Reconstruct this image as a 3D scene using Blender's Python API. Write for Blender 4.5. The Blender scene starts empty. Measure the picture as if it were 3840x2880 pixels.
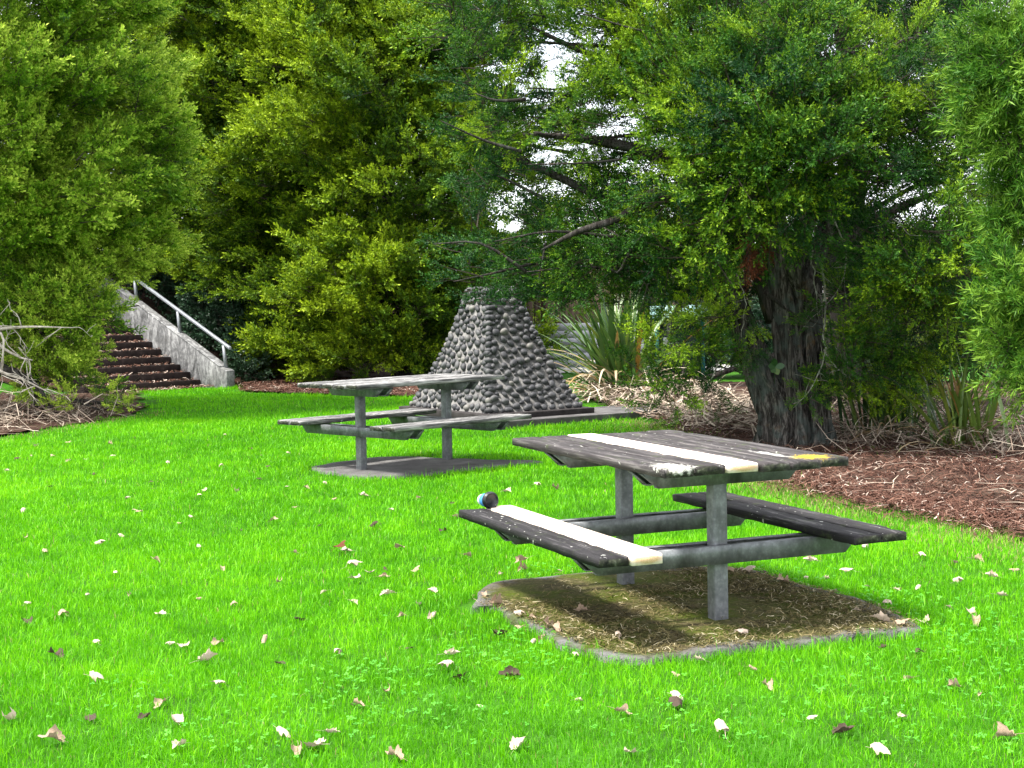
import bpy, math, random
import numpy as np
from mathutils import Vector, Matrix, noise as mnoise

random.seed(11)
RNG = np.random.default_rng(11)
R = math.radians
scene = bpy.context.scene
COL = scene.collection

# ------------------------------------------------------------------ camera maths
F_PX, PITCH, ROLL, CAM_H = 5700.0, -0.0563, -0.0208, 1.43
_c, _s = math.cos(ROLL), math.sin(ROLL)
RIGHT0 = np.array([1., 0, 0]); FWD = np.array([0, math.cos(PITCH), math.sin(PITCH)])
UP0 = np.array([0, -math.sin(PITCH), math.cos(PITCH)])
K = 3840 / 2212.0                       # the survey picture was 2212 px wide


def ray(dx, dy):
    u_, v_ = dx * K - 1920, dy * K - 1440
    u = u_ * _c + v_ * _s
    v = -u_ * _s + v_ * _c
    return RIGHT0 * u + FWD * F_PX - UP0 * v


def G(dx, dy, z=0.0):
    """survey pixel -> point on the horizontal plane z"""
    d = ray(dx, dy)
    t = (z - CAM_H) / d[2]
    return np.array([d[0] * t, d[1] * t, z])


def P(dx, dy, Y):
    """survey pixel -> point at distance Y"""
    d = ray(dx, dy)
    t = Y / d[1]
    return np.array([d[0] * t, Y, CAM_H + d[2] * t])


def to_px(pts):
    pts = np.asarray(pts) - np.array([0, 0, CAM_H])
    u = pts @ RIGHT0; w = pts @ FWD; v = -(pts @ UP0)
    u = F_PX * u / w; v = F_PX * v / w
    return (1920 + u * _c - v * _s) / K, (1440 + u * _s + v * _c) / K


cam_d = bpy.data.cameras.new("camera")
cam = bpy.data.objects.new("camera", cam_d); COL.objects.link(cam)
rv = RIGHT0 * _c + UP0 * _s; uv = UP0 * _c - RIGHT0 * _s
m = Matrix(((rv[0], uv[0], -FWD[0], 0), (rv[1], uv[1], -FWD[1], 0), (rv[2], uv[2], -FWD[2], CAM_H), (0, 0, 0, 1)))
cam.matrix_world = m
cam_d.sensor_width = 36; cam_d.lens = F_PX / 3840 * 36
cam_d.clip_start = 0.1; cam_d.clip_end = 2000
scene.camera = cam

# ------------------------------------------------------------------ light
SUN_DIR = np.array([-0.45, -0.14, 0.88]); SUN_DIR /= np.linalg.norm(SUN_DIR)
sun_d = bpy.data.lights.new("sun", 'SUN'); sun_d.energy = 4.4; sun_d.angle = R(8.0); sun_d.color = (1, 0.955, 0.88)
sun = bpy.data.objects.new("sun", sun_d); COL.objects.link(sun)
sun.rotation_euler = Vector(SUN_DIR).to_track_quat('Z', 'Y').to_euler()
sun.location = (-8, -4, 14)
world = bpy.data.worlds.new("World"); scene.world = world; world.use_nodes = True
wn = world.node_tree; wn.nodes.clear()
sky = wn.nodes.new('ShaderNodeTexSky'); sky.sky_type = 'NISHITA'; sky.sun_disc = False
sky.sun_elevation = math.asin(SUN_DIR[2]); sky.sun_rotation = math.atan2(SUN_DIR[0], SUN_DIR[1])
sky.dust_density = 2.0; sky.air_density = 1.0
wtc = wn.nodes.new('ShaderNodeTexCoord')
wno = wn.nodes.new('ShaderNodeTexNoise'); wno.inputs['Scale'].default_value = 2.2; wno.inputs['Detail'].default_value = 6
wrp = wn.nodes.new('ShaderNodeMapRange'); wrp.inputs[1].default_value = 0.26; wrp.inputs[2].default_value = 0.46
wmx = wn.nodes.new('ShaderNodeMix'); wmx.data_type = 'RGBA'
wmx.inputs['B'].default_value = (7.4, 7.6, 8.0, 1)
wbg = wn.nodes.new('ShaderNodeBackground'); wbg.inputs['Strength'].default_value = 0.14
wout = wn.nodes.new('ShaderNodeOutputWorld')
wn.links.new(wtc.outputs['Generated'], wno.inputs['Vector']); wn.links.new(wno.outputs[0], wrp.inputs[0])
wn.links.new(wrp.outputs[0], wmx.inputs['Factor']); wn.links.new(sky.outputs[0], wmx.inputs['A'])
wn.links.new(wmx.outputs['Result'], wbg.inputs[0]); wn.links.new(wbg.outputs[0], wout.inputs[0])
scene.view_settings.view_transform = 'Standard'; scene.view_settings.look = 'None'
scene.view_settings.exposure = 1.32; scene.view_settings.gamma = 1
try:
    scene.cycles.max_bounces = 8; scene.cycles.transmission_bounces = 4; scene.cycles.diffuse_bounces = 4
    scene.cycles.transparent_max_bounces = 8
except Exception:
    pass


# ------------------------------------------------------------------ material helper
class MB:
    def __init__(self, name):
        self.m = bpy.data.materials.new(name); self.m.use_nodes = True
        self.nt = self.m.node_tree; self.nt.nodes.clear()
        self.out = self.n('ShaderNodeOutputMaterial')

    def n(self, t, **kw):
        x = self.nt.nodes.new(t)
        for k, v in kw.items():
            setattr(x, k, v)
        return x

    def l(self, a, b):
        self.nt.links.new(a, b)

    def setin(self, sock, v):
        if hasattr(v, 'is_linked') or isinstance(v, bpy.types.NodeSocket):
            self.l(v, sock)
        else:
            if isinstance(v, (tuple, list)) and len(v) == 3 and len(sock.default_value) == 4:
                v = (*v, 1)
            sock.default_value = v

    def coord(self, kind='Object', scale=(1, 1, 1), loc=(0, 0, 0)):
        tc = self.n('ShaderNodeTexCoord'); mp = self.n('ShaderNodeMapping')
        mp.inputs['Scale'].default_value = scale; mp.inputs['Location'].default_value = loc
        self.l(tc.outputs[kind], mp.inputs['Vector'])
        return mp.outputs[0]

    def noise(self, vec, scale=5, detail=4, rough=0.55, dist=0.0):
        x = self.n('ShaderNodeTexNoise')
        self.l(vec, x.inputs['Vector'])
        x.inputs['Scale'].default_value = scale; x.inputs['Detail'].default_value = detail
        x.inputs['Roughness'].default_value = rough; x.inputs['Distortion'].default_value = dist
        return x.outputs[0]

    def vor(self, vec, scale=5, feature='F1', out='Distance', rnd=1.0):
        x = self.n('ShaderNodeTexVoronoi', feature=feature)
        self.l(vec, x.inputs['Vector']); x.inputs['Scale'].default_value = scale
        x.inputs['Randomness'].default_value = rnd
        return x.outputs[out]

    def ramp(self, fac, stops):
        x = self.n('ShaderNodeValToRGB'); e = x.color_ramp.elements
        while len(e) < len(stops):
            e.new(0.5)
        for i, (p, c) in enumerate(stops):
            e[i].position = p; e[i].color = (*c, 1) if len(c) == 3 else c
        self.l(fac, x.inputs[0])
        return x.outputs[0]

    def rng(self, v, a, b, c=0.0, d=1.0):
        x = self.n('ShaderNodeMapRange'); self.setin(x.inputs[0], v)
        for i, q in enumerate((a, b, c, d)):
            x.inputs[i + 1].default_value = q
        return x.outputs[0]

    def mix(self, f, a, b, mode='MIX'):
        x = self.n('ShaderNodeMix', data_type='RGBA', blend_type=mode)
        self.setin(x.inputs['Factor'], f); self.setin(x.inputs['A'], a); self.setin(x.inputs['B'], b)
        return x.outputs['Result']

    def math(self, op, a, b=0.0):
        x = self.n('ShaderNodeMath', operation=op)
        self.setin(x.inputs[0], a); self.setin(x.inputs[1], b)
        return x.outputs[0]

    def attr(self, name, out='Fac'):
        x = self.n('ShaderNodeAttribute'); x.attribute_name = name
        return x.outputs[out]

    def bump(self, h, strength=0.4, dist=0.01):
        x = self.n('ShaderNodeBump'); x.inputs['Strength'].default_value = strength; x.inputs['Distance'].default_value = dist
        self.l(h, x.inputs['Height'])
        return x.outputs[0]

    def done(self, color, rough=0.7, normal=None, spec=0.3, metal=0.0, transl=0.0, tcol=None):
        b = self.n('ShaderNodeBsdfPrincipled')
        self.setin(b.inputs['Base Color'], color); self.setin(b.inputs['Roughness'], rough)
        b.inputs['Specular IOR Level'].default_value = spec; b.inputs['Metallic'].default_value = metal
        if normal is not None:
            self.l(normal, b.inputs['Normal'])
        sh = b.outputs[0]
        if transl:
            t = self.n('ShaderNodeBsdfTranslucent'); self.setin(t.inputs[0], tcol if tcol is not None else color)
            x = self.n('ShaderNodeMixShader'); x.inputs[0].default_value = transl
            self.l(sh, x.inputs[1]); self.l(t.outputs[0], x.inputs[2]); sh = x.outputs[0]
        self.l(sh, self.out.inputs[0])
        return self.m


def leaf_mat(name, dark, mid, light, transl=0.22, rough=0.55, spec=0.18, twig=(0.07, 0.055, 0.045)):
    """foliage: tint 0..1 runs from dark to light leaf colour; tint < 0 is the woody twig"""
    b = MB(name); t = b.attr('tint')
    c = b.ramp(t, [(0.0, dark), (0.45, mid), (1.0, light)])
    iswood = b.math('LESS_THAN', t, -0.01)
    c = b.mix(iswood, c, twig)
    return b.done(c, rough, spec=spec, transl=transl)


def wood_mat(name, dark, mid, light, lich=0.0, moss=0.0, light_bias=0.5, patches=(), endgreen=0.0):
    b = MB(name)
    v1 = b.coord('Object', (1.0, 13, 13)); v2 = b.coord('Object', (3.0, 60, 60), (3, 1, 2)); v0 = b.coord('Object')
    n1 = b.noise(v1, 2.2, 8, 0.65, 0.3); n2 = b.noise(v2, 1.5, 5, 0.6)
    h = b.math('ADD', b.math('MULTIPLY', n1, 0.65), b.math('MULTIPLY', n2, 0.35))
    c = b.ramp(h, [(0.36, dark), (light_bias, mid), (0.66, light)])
    big = b.noise(v0, 2.2, 3, 0.5)
    c = b.mix(b.rng(big, 0.35, 0.7, 0.0, 0.5), c, b.mix(0.5, c, dark))
    if moss:
        mo = b.noise(v0, 14, 5, 0.65)
        c = b.mix(b.rng(mo, 0.60 - moss * 0.12, 0.74 - moss * 0.1, 0, 0.7), c, (0.055, 0.075, 0.025))
    if lich:
        li = b.noise(v0, 34, 3, 0.5)
        c = b.mix(b.rng(li, 0.70 - lich * 0.08, 0.735 - lich * 0.08, 0, 0.85), c, (0.5, 0.5, 0.46))
        li2 = b.vor(v0, 9)
        c = b.mix(b.rng(b.math('ADD', li2, b.math('MULTIPLY', b.noise(v0, 60, 3), 0.12)), 0.085, 0.11, 0.6, 0), c, (0.38, 0.38, 0.36))
    tcn = b.n('ShaderNodeTexCoord'); sx = b.n('ShaderNodeSeparateXYZ'); b.l(tcn.outputs['Normal'], sx.inputs[0])
    en = b.ramp(b.noise(v0, 30, 5, 0.7), [(0.4, (0.008, 0.009, 0.007)), (0.58, (0.035, 0.04, 0.024)), (0.7, (0.12, 0.13, 0.1))])
    c = b.mix(b.rng(b.math('ABSOLUTE', sx.outputs[0]), 0.7, 0.85), c, en)  # end faces green-black: moss, with the shade they stand in put into the colour
    for (px, py, pz, r, pc) in patches:
        mp = b.coord('Object', (1 / r[0], 1 / r[1], 1 / r[2]), (-px / r[0], -py / r[1], -pz / r[2]))
        ln = b.n('ShaderNodeVectorMath', operation='LENGTH'); b.l(mp, ln.inputs[0])
        d = b.math('ADD', ln.outputs['Value'], b.math('MULTIPLY', b.math('SUBTRACT', b.noise(v0, 38, 6, 0.75), 0.5), 3.4))
        c = b.mix(b.rng(d, 0.5, 1.1, 0.95, 0), c, pc)
    return b.done(c, 0.78, b.bump(h, 0.7, 0.006), spec=0.2)


# ------------------------------------------------------------------ object helpers
def link(o, parent=None):
    COL.objects.link(o)
    if parent is not None:
        o.parent = parent
    return o


def tag(o, label=None, cat=None, group=None, kind=None):
    if label: o['label'] = label
    if cat: o['category'] = cat
    if group: o['group'] = group
    if kind: o['kind'] = kind
    return o


def empty(name, loc=(0, 0, 0), rz=0.0):
    o = bpy.data.objects.new(name, None); o.location = loc; o.rotation_euler = (0, 0, rz)
    o.empty_display_size = 0.2
    return link(o)


def np_mesh(name, verts, faces_list, mat, parent=None, attrs=None, smooth=False):
    """faces_list: list of (n,k) int arrays (k = 3 or 4)"""
    me = bpy.data.meshes.new(name)
    verts = np.ascontiguousarray(verts, dtype=np.float32).reshape(-1, 3)
    me.vertices.add(len(verts)); me.vertices.foreach_set('co', verts.ravel())
    faces_list = [np.asarray(f, dtype=np.int32) for f in faces_list if len(f)]
    tot = sum(f.size for f in faces_list); npoly = sum(len(f) for f in faces_list)
    me.loops.add(tot); me.polygons.add(npoly)
    me.loops.foreach_set('vertex_index', np.concatenate([f.ravel() for f in faces_list]))
    sizes = np.concatenate([np.full(len(f), f.shape[1], dtype=np.int32) for f in faces_list])
    starts = np.zeros(npoly, dtype=np.int32); starts[1:] = np.cumsum(sizes)[:-1]
    me.polygons.foreach_set('loop_start', starts)
    if smooth:
        me.polygons.foreach_set('use_smooth', np.ones(npoly, dtype=bool))
    me.update(calc_edges=True)
    for k, a in (attrs or {}).items():
        at = me.attributes.new(k, 'FLOAT', 'POINT'); at.data.foreach_set('value', np.ascontiguousarray(a, dtype=np.float32))
    if mat is not None:
        me.materials.append(mat)
    o = bpy.data.objects.new(name, me)
    return link(o, parent)


class Geo:
    """collects shapes for ONE mesh"""
    def __init__(self):
        self.v = []; self.q = []; self.t = []; self.a = []; self.n = 0

    def add(self, v, q=None, t=None, a=0.0):
        v = np.asarray(v, dtype=float).reshape(-1, 3)
        self.v.append(v)
        if q is not None and len(q): self.q.append(np.asarray(q, dtype=np.int64) + self.n)
        if t is not None and len(t): self.t.append(np.asarray(t, dtype=np.int64) + self.n)
        self.a.append(np.full(len(v), a) if np.isscalar(a) else np.asarray(a))
        self.n += len(v)

    def box(self, c, s, rot=None, a=0.0, jit=0.0):
        sx, sy, sz = np.asarray(s) / 2
        v = np.array([[x, y, z] for x in (-sx, sx) for y in (-sy, sy) for z in (-sz, sz)])
        if jit: v += RNG.normal(0, jit, v.shape)
        if rot is not None: v = v @ np.asarray(rot).T
        self.add(v + np.asarray(c), [[0, 1, 3, 2], [4, 6, 7, 5], [0, 4, 5, 1], [2, 3, 7, 6], [0, 2, 6, 4], [1, 5, 7, 3]], a=a)

    def prism(self, poly, axis_vec, base=(0, 0, 0), a=0.0):
        """extrude a convex polygon (k,3) by axis_vec"""
        poly = np.asarray(poly, float); k = len(poly); ax = np.asarray(axis_vec, float)
        v = np.vstack([poly, poly + ax]) + np.asarray(base)
        q = [[i, (i + 1) % k, k + (i + 1) % k, k + i] for i in range(k)]
        t = [[0, i + 1, i] for i in range(1, k - 1)] + [[k, k + i, k + i + 1] for i in range(1, k - 1)]
        self.add(v, q, t, a)

    def tube(self, pts, rad, seg=8, a=0.0, flute=0.0, fk=5, seed=0, cap=True):
        pts = np.asarray(pts, float); n = len(pts)
        rad = np.full(n, rad) if np.isscalar(rad) else np.asarray(rad, float)
        tan = np.gradient(pts, axis=0); tan /= np.linalg.norm(tan, axis=1, keepdims=True) + 1e-9
        ref = np.array([0, 0, 1.]) if abs(tan[0][2]) < 0.9 else np.array([1., 0, 0])
        V = []
        th = np.linspace(0, 2 * np.pi, seg, endpoint=False)
        n1 = np.cross(tan[0], ref); n1 /= np.linalg.norm(n1)
        for i in range(n):
            n1 = n1 - tan[i] * (n1 @ tan[i]); n1 /= np.linalg.norm(n1) + 1e-9
            n2 = np.cross(tan[i], n1)
            rr = rad[i] * np.ones(seg)
            if flute:
                rr = rr * (1 + flute * np.sin(fk * th + seed + 0.5 * np.sin(i * 0.7 + seed)) + flute * 0.6 * np.sin((fk * 2 + 1) * th + i * 0.35 + seed * 2)
                           + RNG.normal(0, flute * 0.25, seg))
            V.append(pts[i] + np.outer(np.cos(th) * rr, n1) + np.outer(np.sin(th) * rr, n2))
        V = np.vstack(V)
        q = [[i * seg + j, i * seg + (j + 1) % seg, (i + 1) * seg + (j + 1) % seg, (i + 1) * seg + j] for i in range(n - 1) for j in range(seg)]
        t = []
        if cap:
            V = np.vstack([V, pts[0], pts[-1]]); b = n * seg
            t = [[b, (j + 1) % seg, j] for j in range(seg)] + [[b + 1, (n - 1) * seg + j, (n - 1) * seg + (j + 1) % seg] for j in range(seg)]
        self.add(V, q, t, a)

    def build(self, name, mat, parent=None, smooth=False, attr=None):
        fl = []
        if self.q: fl.append(np.concatenate(self.q))
        if self.t: fl.append(np.concatenate(self.t))
        return np_mesh(name, np.vstack(self.v), fl, mat, parent, {attr: np.concatenate(self.a)} if attr else None, smooth)


def bevel(o, w=0.004, seg=2):
    md = o.modifiers.new('bevel', 'BEVEL'); md.width = w; md.segments = seg; md.limit_method = 'ANGLE'
    return o


def smooth_pts(ctrl, n):
    """Catmull-Rom through control points"""
    c = np.asarray(ctrl, float); c = np.vstack([2 * c[0] - c[1], c, 2 * c[-1] - c[-2]])
    out = []
    m_ = len(c) - 3
    for k in np.linspace(0, m_ - 1e-6, n):
        i = int(k); t = k - i
        p0, p1, p2, p3 = c[i:i + 4]
        out.append(0.5 * (2 * p1 + (p2 - p0) * t + (2 * p0 - 5 * p1 + 4 * p2 - p3) * t * t + (3 * p1 - p0 - 3 * p2 + p3) * t ** 3))
    return np.array(out)


def vnoise(x, y, seed=0):
    """2-D value noise 0..1, vectorised"""
    x = np.asarray(x, float) + seed * 17.13; y = np.asarray(y, float) - seed * 9.7
    xi = np.floor(x).astype(np.int64); yi = np.floor(y).astype(np.int64); xf = x - xi; yf = y - yi

    def h(a, b):
        k = (a * 374761393 + b * 668265263 + seed * 1442695) & 0xffffffff
        k = ((k ^ (k >> 13)) * 1274126177) & 0xffffffff
        return ((k ^ (k >> 16)) & 0xffff) / 65535.0
    sx = xf * xf * (3 - 2 * xf); sy = yf * yf * (3 - 2 * yf)
    a = h(xi, yi) * (1 - sx) + h(xi + 1, yi) * sx
    b = h(xi, yi + 1) * (1 - sx) + h(xi + 1, yi + 1) * sx
    return a * (1 - sy) + b * sy


def fbm(x, y, seed=0, o=3):
    s, a, t = 0, 1, 0
    for k in range(o):
        s = s + a * vnoise(np.asarray(x) * 2 ** k, np.asarray(y) * 2 ** k, seed + k); t += a; a *= 0.5
    return s / t


def inpoly(x, y, poly):
    poly = np.asarray(poly)[:, :2]; r = np.zeros(len(x), bool); n = len(poly)
    for i in range(n):
        x1, y1 = poly[i]; x2, y2 = poly[(i + 1) % n]
        if y1 == y2: continue
        c = (y1 > y) != (y2 > y)
        r ^= c & (x < (x2 - x1) * (y - y1) / (y2 - y1) + x1)
    return r


def dist_line(x, y, pl):
    d = np.full(len(x), 1e9)
    for (a, b) in zip(pl[:-1], pl[1:]):
        a = np.asarray(a)[:2]; b = np.asarray(b)[:2]; ab = b - a
        t = np.clip(((x - a[0]) * ab[0] + (y - a[1]) * ab[1]) / (ab @ ab), 0, 1)
        d = np.minimum(d, np.hypot(x - a[0] - t * ab[0], y - a[1] - t * ab[1]))
    return d


# ------------------------------------------------------------------ terrain
STAIR0 = np.array([-5.41, 26.4]); SDIR = np.array([-0.73, 0.683]); SWID = np.array([0.683, 0.73])
RISE, TREAD = 0.130, 0.29


def terrain(x, y):
    x = np.asarray(x, float); y = np.asarray(y, float)
    s = (x - STAIR0[0]) * SDIR[0] + (y - STAIR0[1]) * SDIR[1]
    z = np.clip(RISE / TREAD * (s - 0.05) - 0.16, 0, 2.6)
    f = np.clip((-0.6 - x) / 2.0, 0, 1); f = f * f * (3 - 2 * f)
    return z * f


# ------------------------------------------------------------------ ground areas (survey pixels put on the ground)
def GP(lst): return [G(a, b)[:2] for a, b in lst]


PAD_NEAR = GP([(1010, 1318), (1030, 1285), (1075, 1266), (1180, 1252), (1390, 1238), (1585, 1236), (1680, 1258), (1790, 1290), (1890, 1318), (1975, 1352),
               (1985, 1368), (1900, 1378), (1745, 1394), (1560, 1412), (1470, 1424), (1400, 1432), (1335, 1428), (1260, 1408), (1220, 1396), (1145, 1358), (1065, 1322)])
PAD_FAR = GP([(672, 1012), (760, 998), (850, 990), (960, 994), (1080, 998), (1165, 1000), (1100, 1008), (1010, 1016), (930, 1026), (840, 1032), (765, 1030), (700, 1022)])
LAWN_EDGE = [(-260, 960), (-60, 950), (20, 940), (110, 926), (215, 910), (300, 895), (335, 868), (290, 845), (437, 840), (500, 836), (520, 850), (640, 853), (880, 858),
             (1000, 860), (1100, 852), (1235, 862), (1300, 884), (1395, 900), (1420, 915), (1500, 940), (1600, 990), (1700, 1046), (1900, 1092), (2050, 1118), (2212, 1150), (2500, 1210)]
LAWN_FAR = GP(LAWN_EDGE)
LAWN = LAWN_FAR + [np.array([3.0, 3.0]), np.array([-3.0, 3.0])]
MULCH_EDGE = GP([(1420, 915), (1500, 940), (1600, 990), (1700, 1046), (1900, 1092), (2050, 1118), (2212, 1150), (2500, 1210)])
# stone monument
BA = R(33); BE1 = np.array([math.cos(BA), math.sin(BA)]); BE2 = np.array([-math.sin(BA), math.cos(BA)])
BW1, BW2 = 1.29, 1.80
BNEAR = np.array([-0.267, 16.9]); BC = BNEAR + BE1 * BW1 / 2 + BE2 * BW2 / 2
PLW = 0.10
PLINTH = [BC + BE1 * sx * (BW1 / 2 + PLW) + BE2 * sy * (BW2 / 2 + PLW) for sx, sy in ((-1, -1), (1, -1), (1, 1), (-1, 1))]
sl_a = PLINTH[0] - BE2 * 0.22; sl_b = PLINTH[1] - BE2 * 0.22 + BE1 * 1.12; sl_c = PLINTH[1] + BE1 * 1.12 + BE2 * 0.75; sl_d = PLINTH[0] + BE2 * 0.75
SLAB = [sl_a, sl_b, sl_c, sl_d]

# ------------------------------------------------------------------ materials
b = MB("lawn_soil"); v = b.coord('Object'); n = b.noise(v, 3, 6, 0.6)
M_SOIL = b.done(b.ramp(n, [(0.3, (0.02, 0.06, 0.006)), (0.6, (0.035, 0.13, 0.006)), (0.8, (0.05, 0.15, 0.01))]), 0.95, b.bump(b.noise(v, 60, 3), 0.6, 0.02), spec=0.1)
b = MB("bark_mulch"); v = b.coord('Object'); n = b.noise(v, 26, 6, 0.7); n2 = b.noise(v, 1.4, 4, 0.6)
c = b.ramp(n, [(0.30, (0.012, 0.007, 0.005)), (0.5, (0.045, 0.022, 0.016)), (0.7, (0.11, 0.06, 0.045))])
M_MULCH = b.done(b.mix(b.rng(n2, 0.45, 0.7, 0, 0.5), c, (0.15, 0.11, 0.08)), 0.95, b.bump(n, 1.0, 0.03), spec=0.1)
b = MB("gravel_pale"); v = b.coord('Object'); n = b.noise(v, 30, 4, 0.7)
M_GRAVEL = b.done(b.ramp(n, [(0.3, (0.22, 0.21, 0.2)), (0.7, (0.5, 0.49, 0.47))]), 0.95)
b = MB("concrete_old"); v = b.coord('Object'); n = b.noise(v, 5, 6, 0.65); n2 = b.noise(v, 70, 3, 0.6)
c = b.ramp(n, [(0.3, (0.06, 0.055, 0.055)), (0.55, (0.11, 0.105, 0.105)), (0.75, (0.19, 0.185, 0.18))])
M_CONC = b.done(b.mix(b.rng(n2, 0.5, 0.7, 0, 0.4), c, (0.05, 0.05, 0.05)), 0.9, b.bump(n2, 0.4, 0.004), spec=0.2)
b = MB("concrete_dark"); v = b.coord('Object'); n = b.noise(v, 9, 6, 0.65)
M_CONC_D = b.done(b.ramp(n, [(0.3, (0.018, 0.015, 0.015)), (0.6, (0.045, 0.04, 0.04)), (0.8, (0.09, 0.085, 0.08))]), 0.9, b.bump(n, 0.5, 0.006), spec=0.2)
b = MB("concrete_mossy"); v = b.coord('Object'); n = b.noise(v, 2.6, 6, 0.65, 0.4); n2 = b.noise(v, 45, 4, 0.7); n3 = b.noise(v, 4.1, 5, 0.6, 0.8)
c = b.ramp(n2, [(0.3, (0.022, 0.018, 0.008)), (0.5, (0.06, 0.049, 0.021)), (0.72, (0.13, 0.108, 0.06))])
c = b.mix(b.rng(n, 0.40, 0.58, 0, 0.95), c, b.mix(n2, (0.016, 0.026, 0.002), (0.085, 0.115, 0.004)))
edge = b.attr('edge')
c = b.mix(b.rng(b.math('ADD', edge, b.math('MULTIPLY', b.math('SUBTRACT', n3, 0.5), 0.5)), 0.90, 1.02, 0, 0.9), c, b.mix(n2, (0.07, 0.068, 0.07), (0.2, 0.19, 0.2)))
M_MOSSPAD = b.done(c, 0.95, b.bump(n2, 1.0, 0.015), spec=0.15)
b = MB("concrete_wall"); v = b.coord('Object'); vs = b.coord('Object', (2.2, 2.2, 0.9)); n = b.noise(vs, 2.6, 7, 0.72, 0.8); n2 = b.noise(v, 16, 6, 0.7); n4 = b.noise(v, 1.6, 4, 0.6)
c = b.ramp(b.math('ADD', b.math('MULTIPLY', n, 0.72), b.math('MULTIPLY', n2, 0.28)), [(0.36, (0.045, 0.045, 0.045)), (0.48, (0.15, 0.15, 0.153)), (0.62, (0.42, 0.42, 0.42))])
c = b.mix(b.rng(n4, 0.5, 0.68, 0, 0.65), c, (0.1, 0.098, 0.095))
M_CWALL = b.done(c, 0.9, b.bump(n2, 0.4, 0.01), spec=0.2)
b = MB("concrete_step"); v = b.coord('Object'); n = b.noise(v, 8, 6, 0.7)
M_STEP = b.done(b.ramp(n, [(0.3, (0.010, 0.007, 0.007)), (0.58, (0.024, 0.017, 0.016)), (0.78, (0.075, 0.055, 0.05))]), 0.95, b.bump(n, 0.5, 0.01), spec=0.1)
b = MB("galvanised_steel"); v = b.coord('Object'); n = b.noise(v, 14, 6, 0.7); n2 = b.vor(v, 55); n3 = b.noise(b.coord('Object', (3, 3, 1)), 3, 4)
c = b.ramp(n, [(0.3, (0.085, 0.09, 0.097)), (0.55, (0.17, 0.178, 0.19)), (0.75, (0.30, 0.31, 0.33))])
c = b.mix(b.rng(n2, 0.0, 0.5, 0.25, 0), c, (0.4, 0.42, 0.44))
c = b.mix(b.rng(n3, 0.50, 0.68, 0, 0.8), c, (0.045, 0.047, 0.045))
M_STEEL = b.done(c, 0.55, b.bump(n, 0.15, 0.002), spec=0.5, metal=0.35)
b = MB("painted_rail"); v = b.coord('Object'); n = b.noise(v, 10, 5, 0.7)
M_RAIL = b.done(b.ramp(n, [(0.3, (0.2, 0.215, 0.24)), (0.7, (0.36, 0.38, 0.42))]), 0.45, spec=0.5, metal=0.3)

L1, W1 = 1.6107, .8846
M_WOOD_N = wood_mat("weathered_wood", (0.012, 0.010, 0.010), (0.048, 0.042, 0.043), (0.17, 0.155, 0.15), lich=0.15, moss=0.3, light_bias=0.52,
                    patches=((L1 / 2 - 0.07, -W1 / 2 + 0.085, 0.7358, (0.12, 0.07, 0.03), (0.62, 0.61, 0.55)),
                             (L1 / 2 - 0.10, W1 / 2 - 0.13, 0.7358, (0.085, 0.085, 0.03), (0.42, 0.29, 0.02)),
                             (L1 / 2 - 0.3, W1 / 2 - 0.2, 0.7358, (0.16, 0.03, 0.03), (0.36, 0.35, 0.33))))
M_WOOD_S = wood_mat("weathered_seat_wood", (0.008, 0.007, 0.008), (0.028, 0.026, 0.028), (0.17, 0.16, 0.16), lich=0.1, moss=0.15, light_bias=0.55)
M_WOOD_F = wood_mat("silvered_wood", (0.012, 0.012, 0.013), (0.10, 0.097, 0.097), (0.52, 0.51, 0.50), lich=0.1, light_bias=0.48)
b = MB("new_pine"); v = b.coord('Object', (0.8, 14, 14)); n = b.noise(v, 2, 5, 0.55, 1.2); kn = b.vor(b.coord('Object', (4, 9, 9)), 1.3)
c = b.ramp(n, [(0.3, (0.62, 0.50, 0.41)), (0.55, (0.74, 0.64, 0.55)), (0.75, (0.80, 0.71, 0.63))])
tcn = b.n('ShaderNodeTexCoord'); sx = b.n('ShaderNodeSeparateXYZ'); b.l(tcn.outputs['Normal'], sx.inputs[0]); wv = b.noise(b.coord('Object', (1, 30, 60)), 4, 3, 0.5, 2)
endc = b.ramp(wv, [(0.35, (0.42, 0.26, 0.13)), (0.65, (0.62, 0.45, 0.28))])
c = b.mix(b.rng(sx.outputs[0], 0.7, 0.9), c, endc)
M_PINE = b.done(b.mix(b.rng(kn, 0.02, 0.06, 0.7, 0), c, (0.25, 0.13, 0.06)), 0.6, b.bump(n, 0.1, 0.002), spec=0.3)

# foliage
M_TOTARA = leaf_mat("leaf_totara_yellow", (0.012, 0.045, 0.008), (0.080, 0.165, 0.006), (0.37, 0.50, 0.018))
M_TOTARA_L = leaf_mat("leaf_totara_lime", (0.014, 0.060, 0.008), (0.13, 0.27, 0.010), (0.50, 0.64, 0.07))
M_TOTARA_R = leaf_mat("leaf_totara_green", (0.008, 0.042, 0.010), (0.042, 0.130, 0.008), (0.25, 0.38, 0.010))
M_DARK = leaf_mat("leaf_shaded_conifer", (0.008, 0.018, 0.012), (0.014, 0.030, 0.016), (0.03, 0.055, 0.022), transl=0.1)  # shade under and inside the crowns is put into these near-black greens
M_WILLOW = leaf_mat("leaf_willow", (0.015, 0.085, 0.020), (0.045, 0.17, 0.02), (0.12, 0.30, 0.03), transl=0.35)
M_LONG = leaf_mat("leaf_strappy_green", (0.015, 0.070, 0.008), (0.05, 0.15, 0.010), (0.20, 0.34, 0.03))
M_GLOSSY = leaf_mat("leaf_glossy_dark", (0.010, 0.030, 0.016), (0.02, 0.055, 0.026), (0.06, 0.12, 0.06), rough=0.45, spec=0.4, transl=0.1)
M_FAR = leaf_mat("leaf_sunlit_far", (0.05, 0.12, 0.012), (0.12, 0.21, 0.02), (0.26, 0.33, 0.05))
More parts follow.
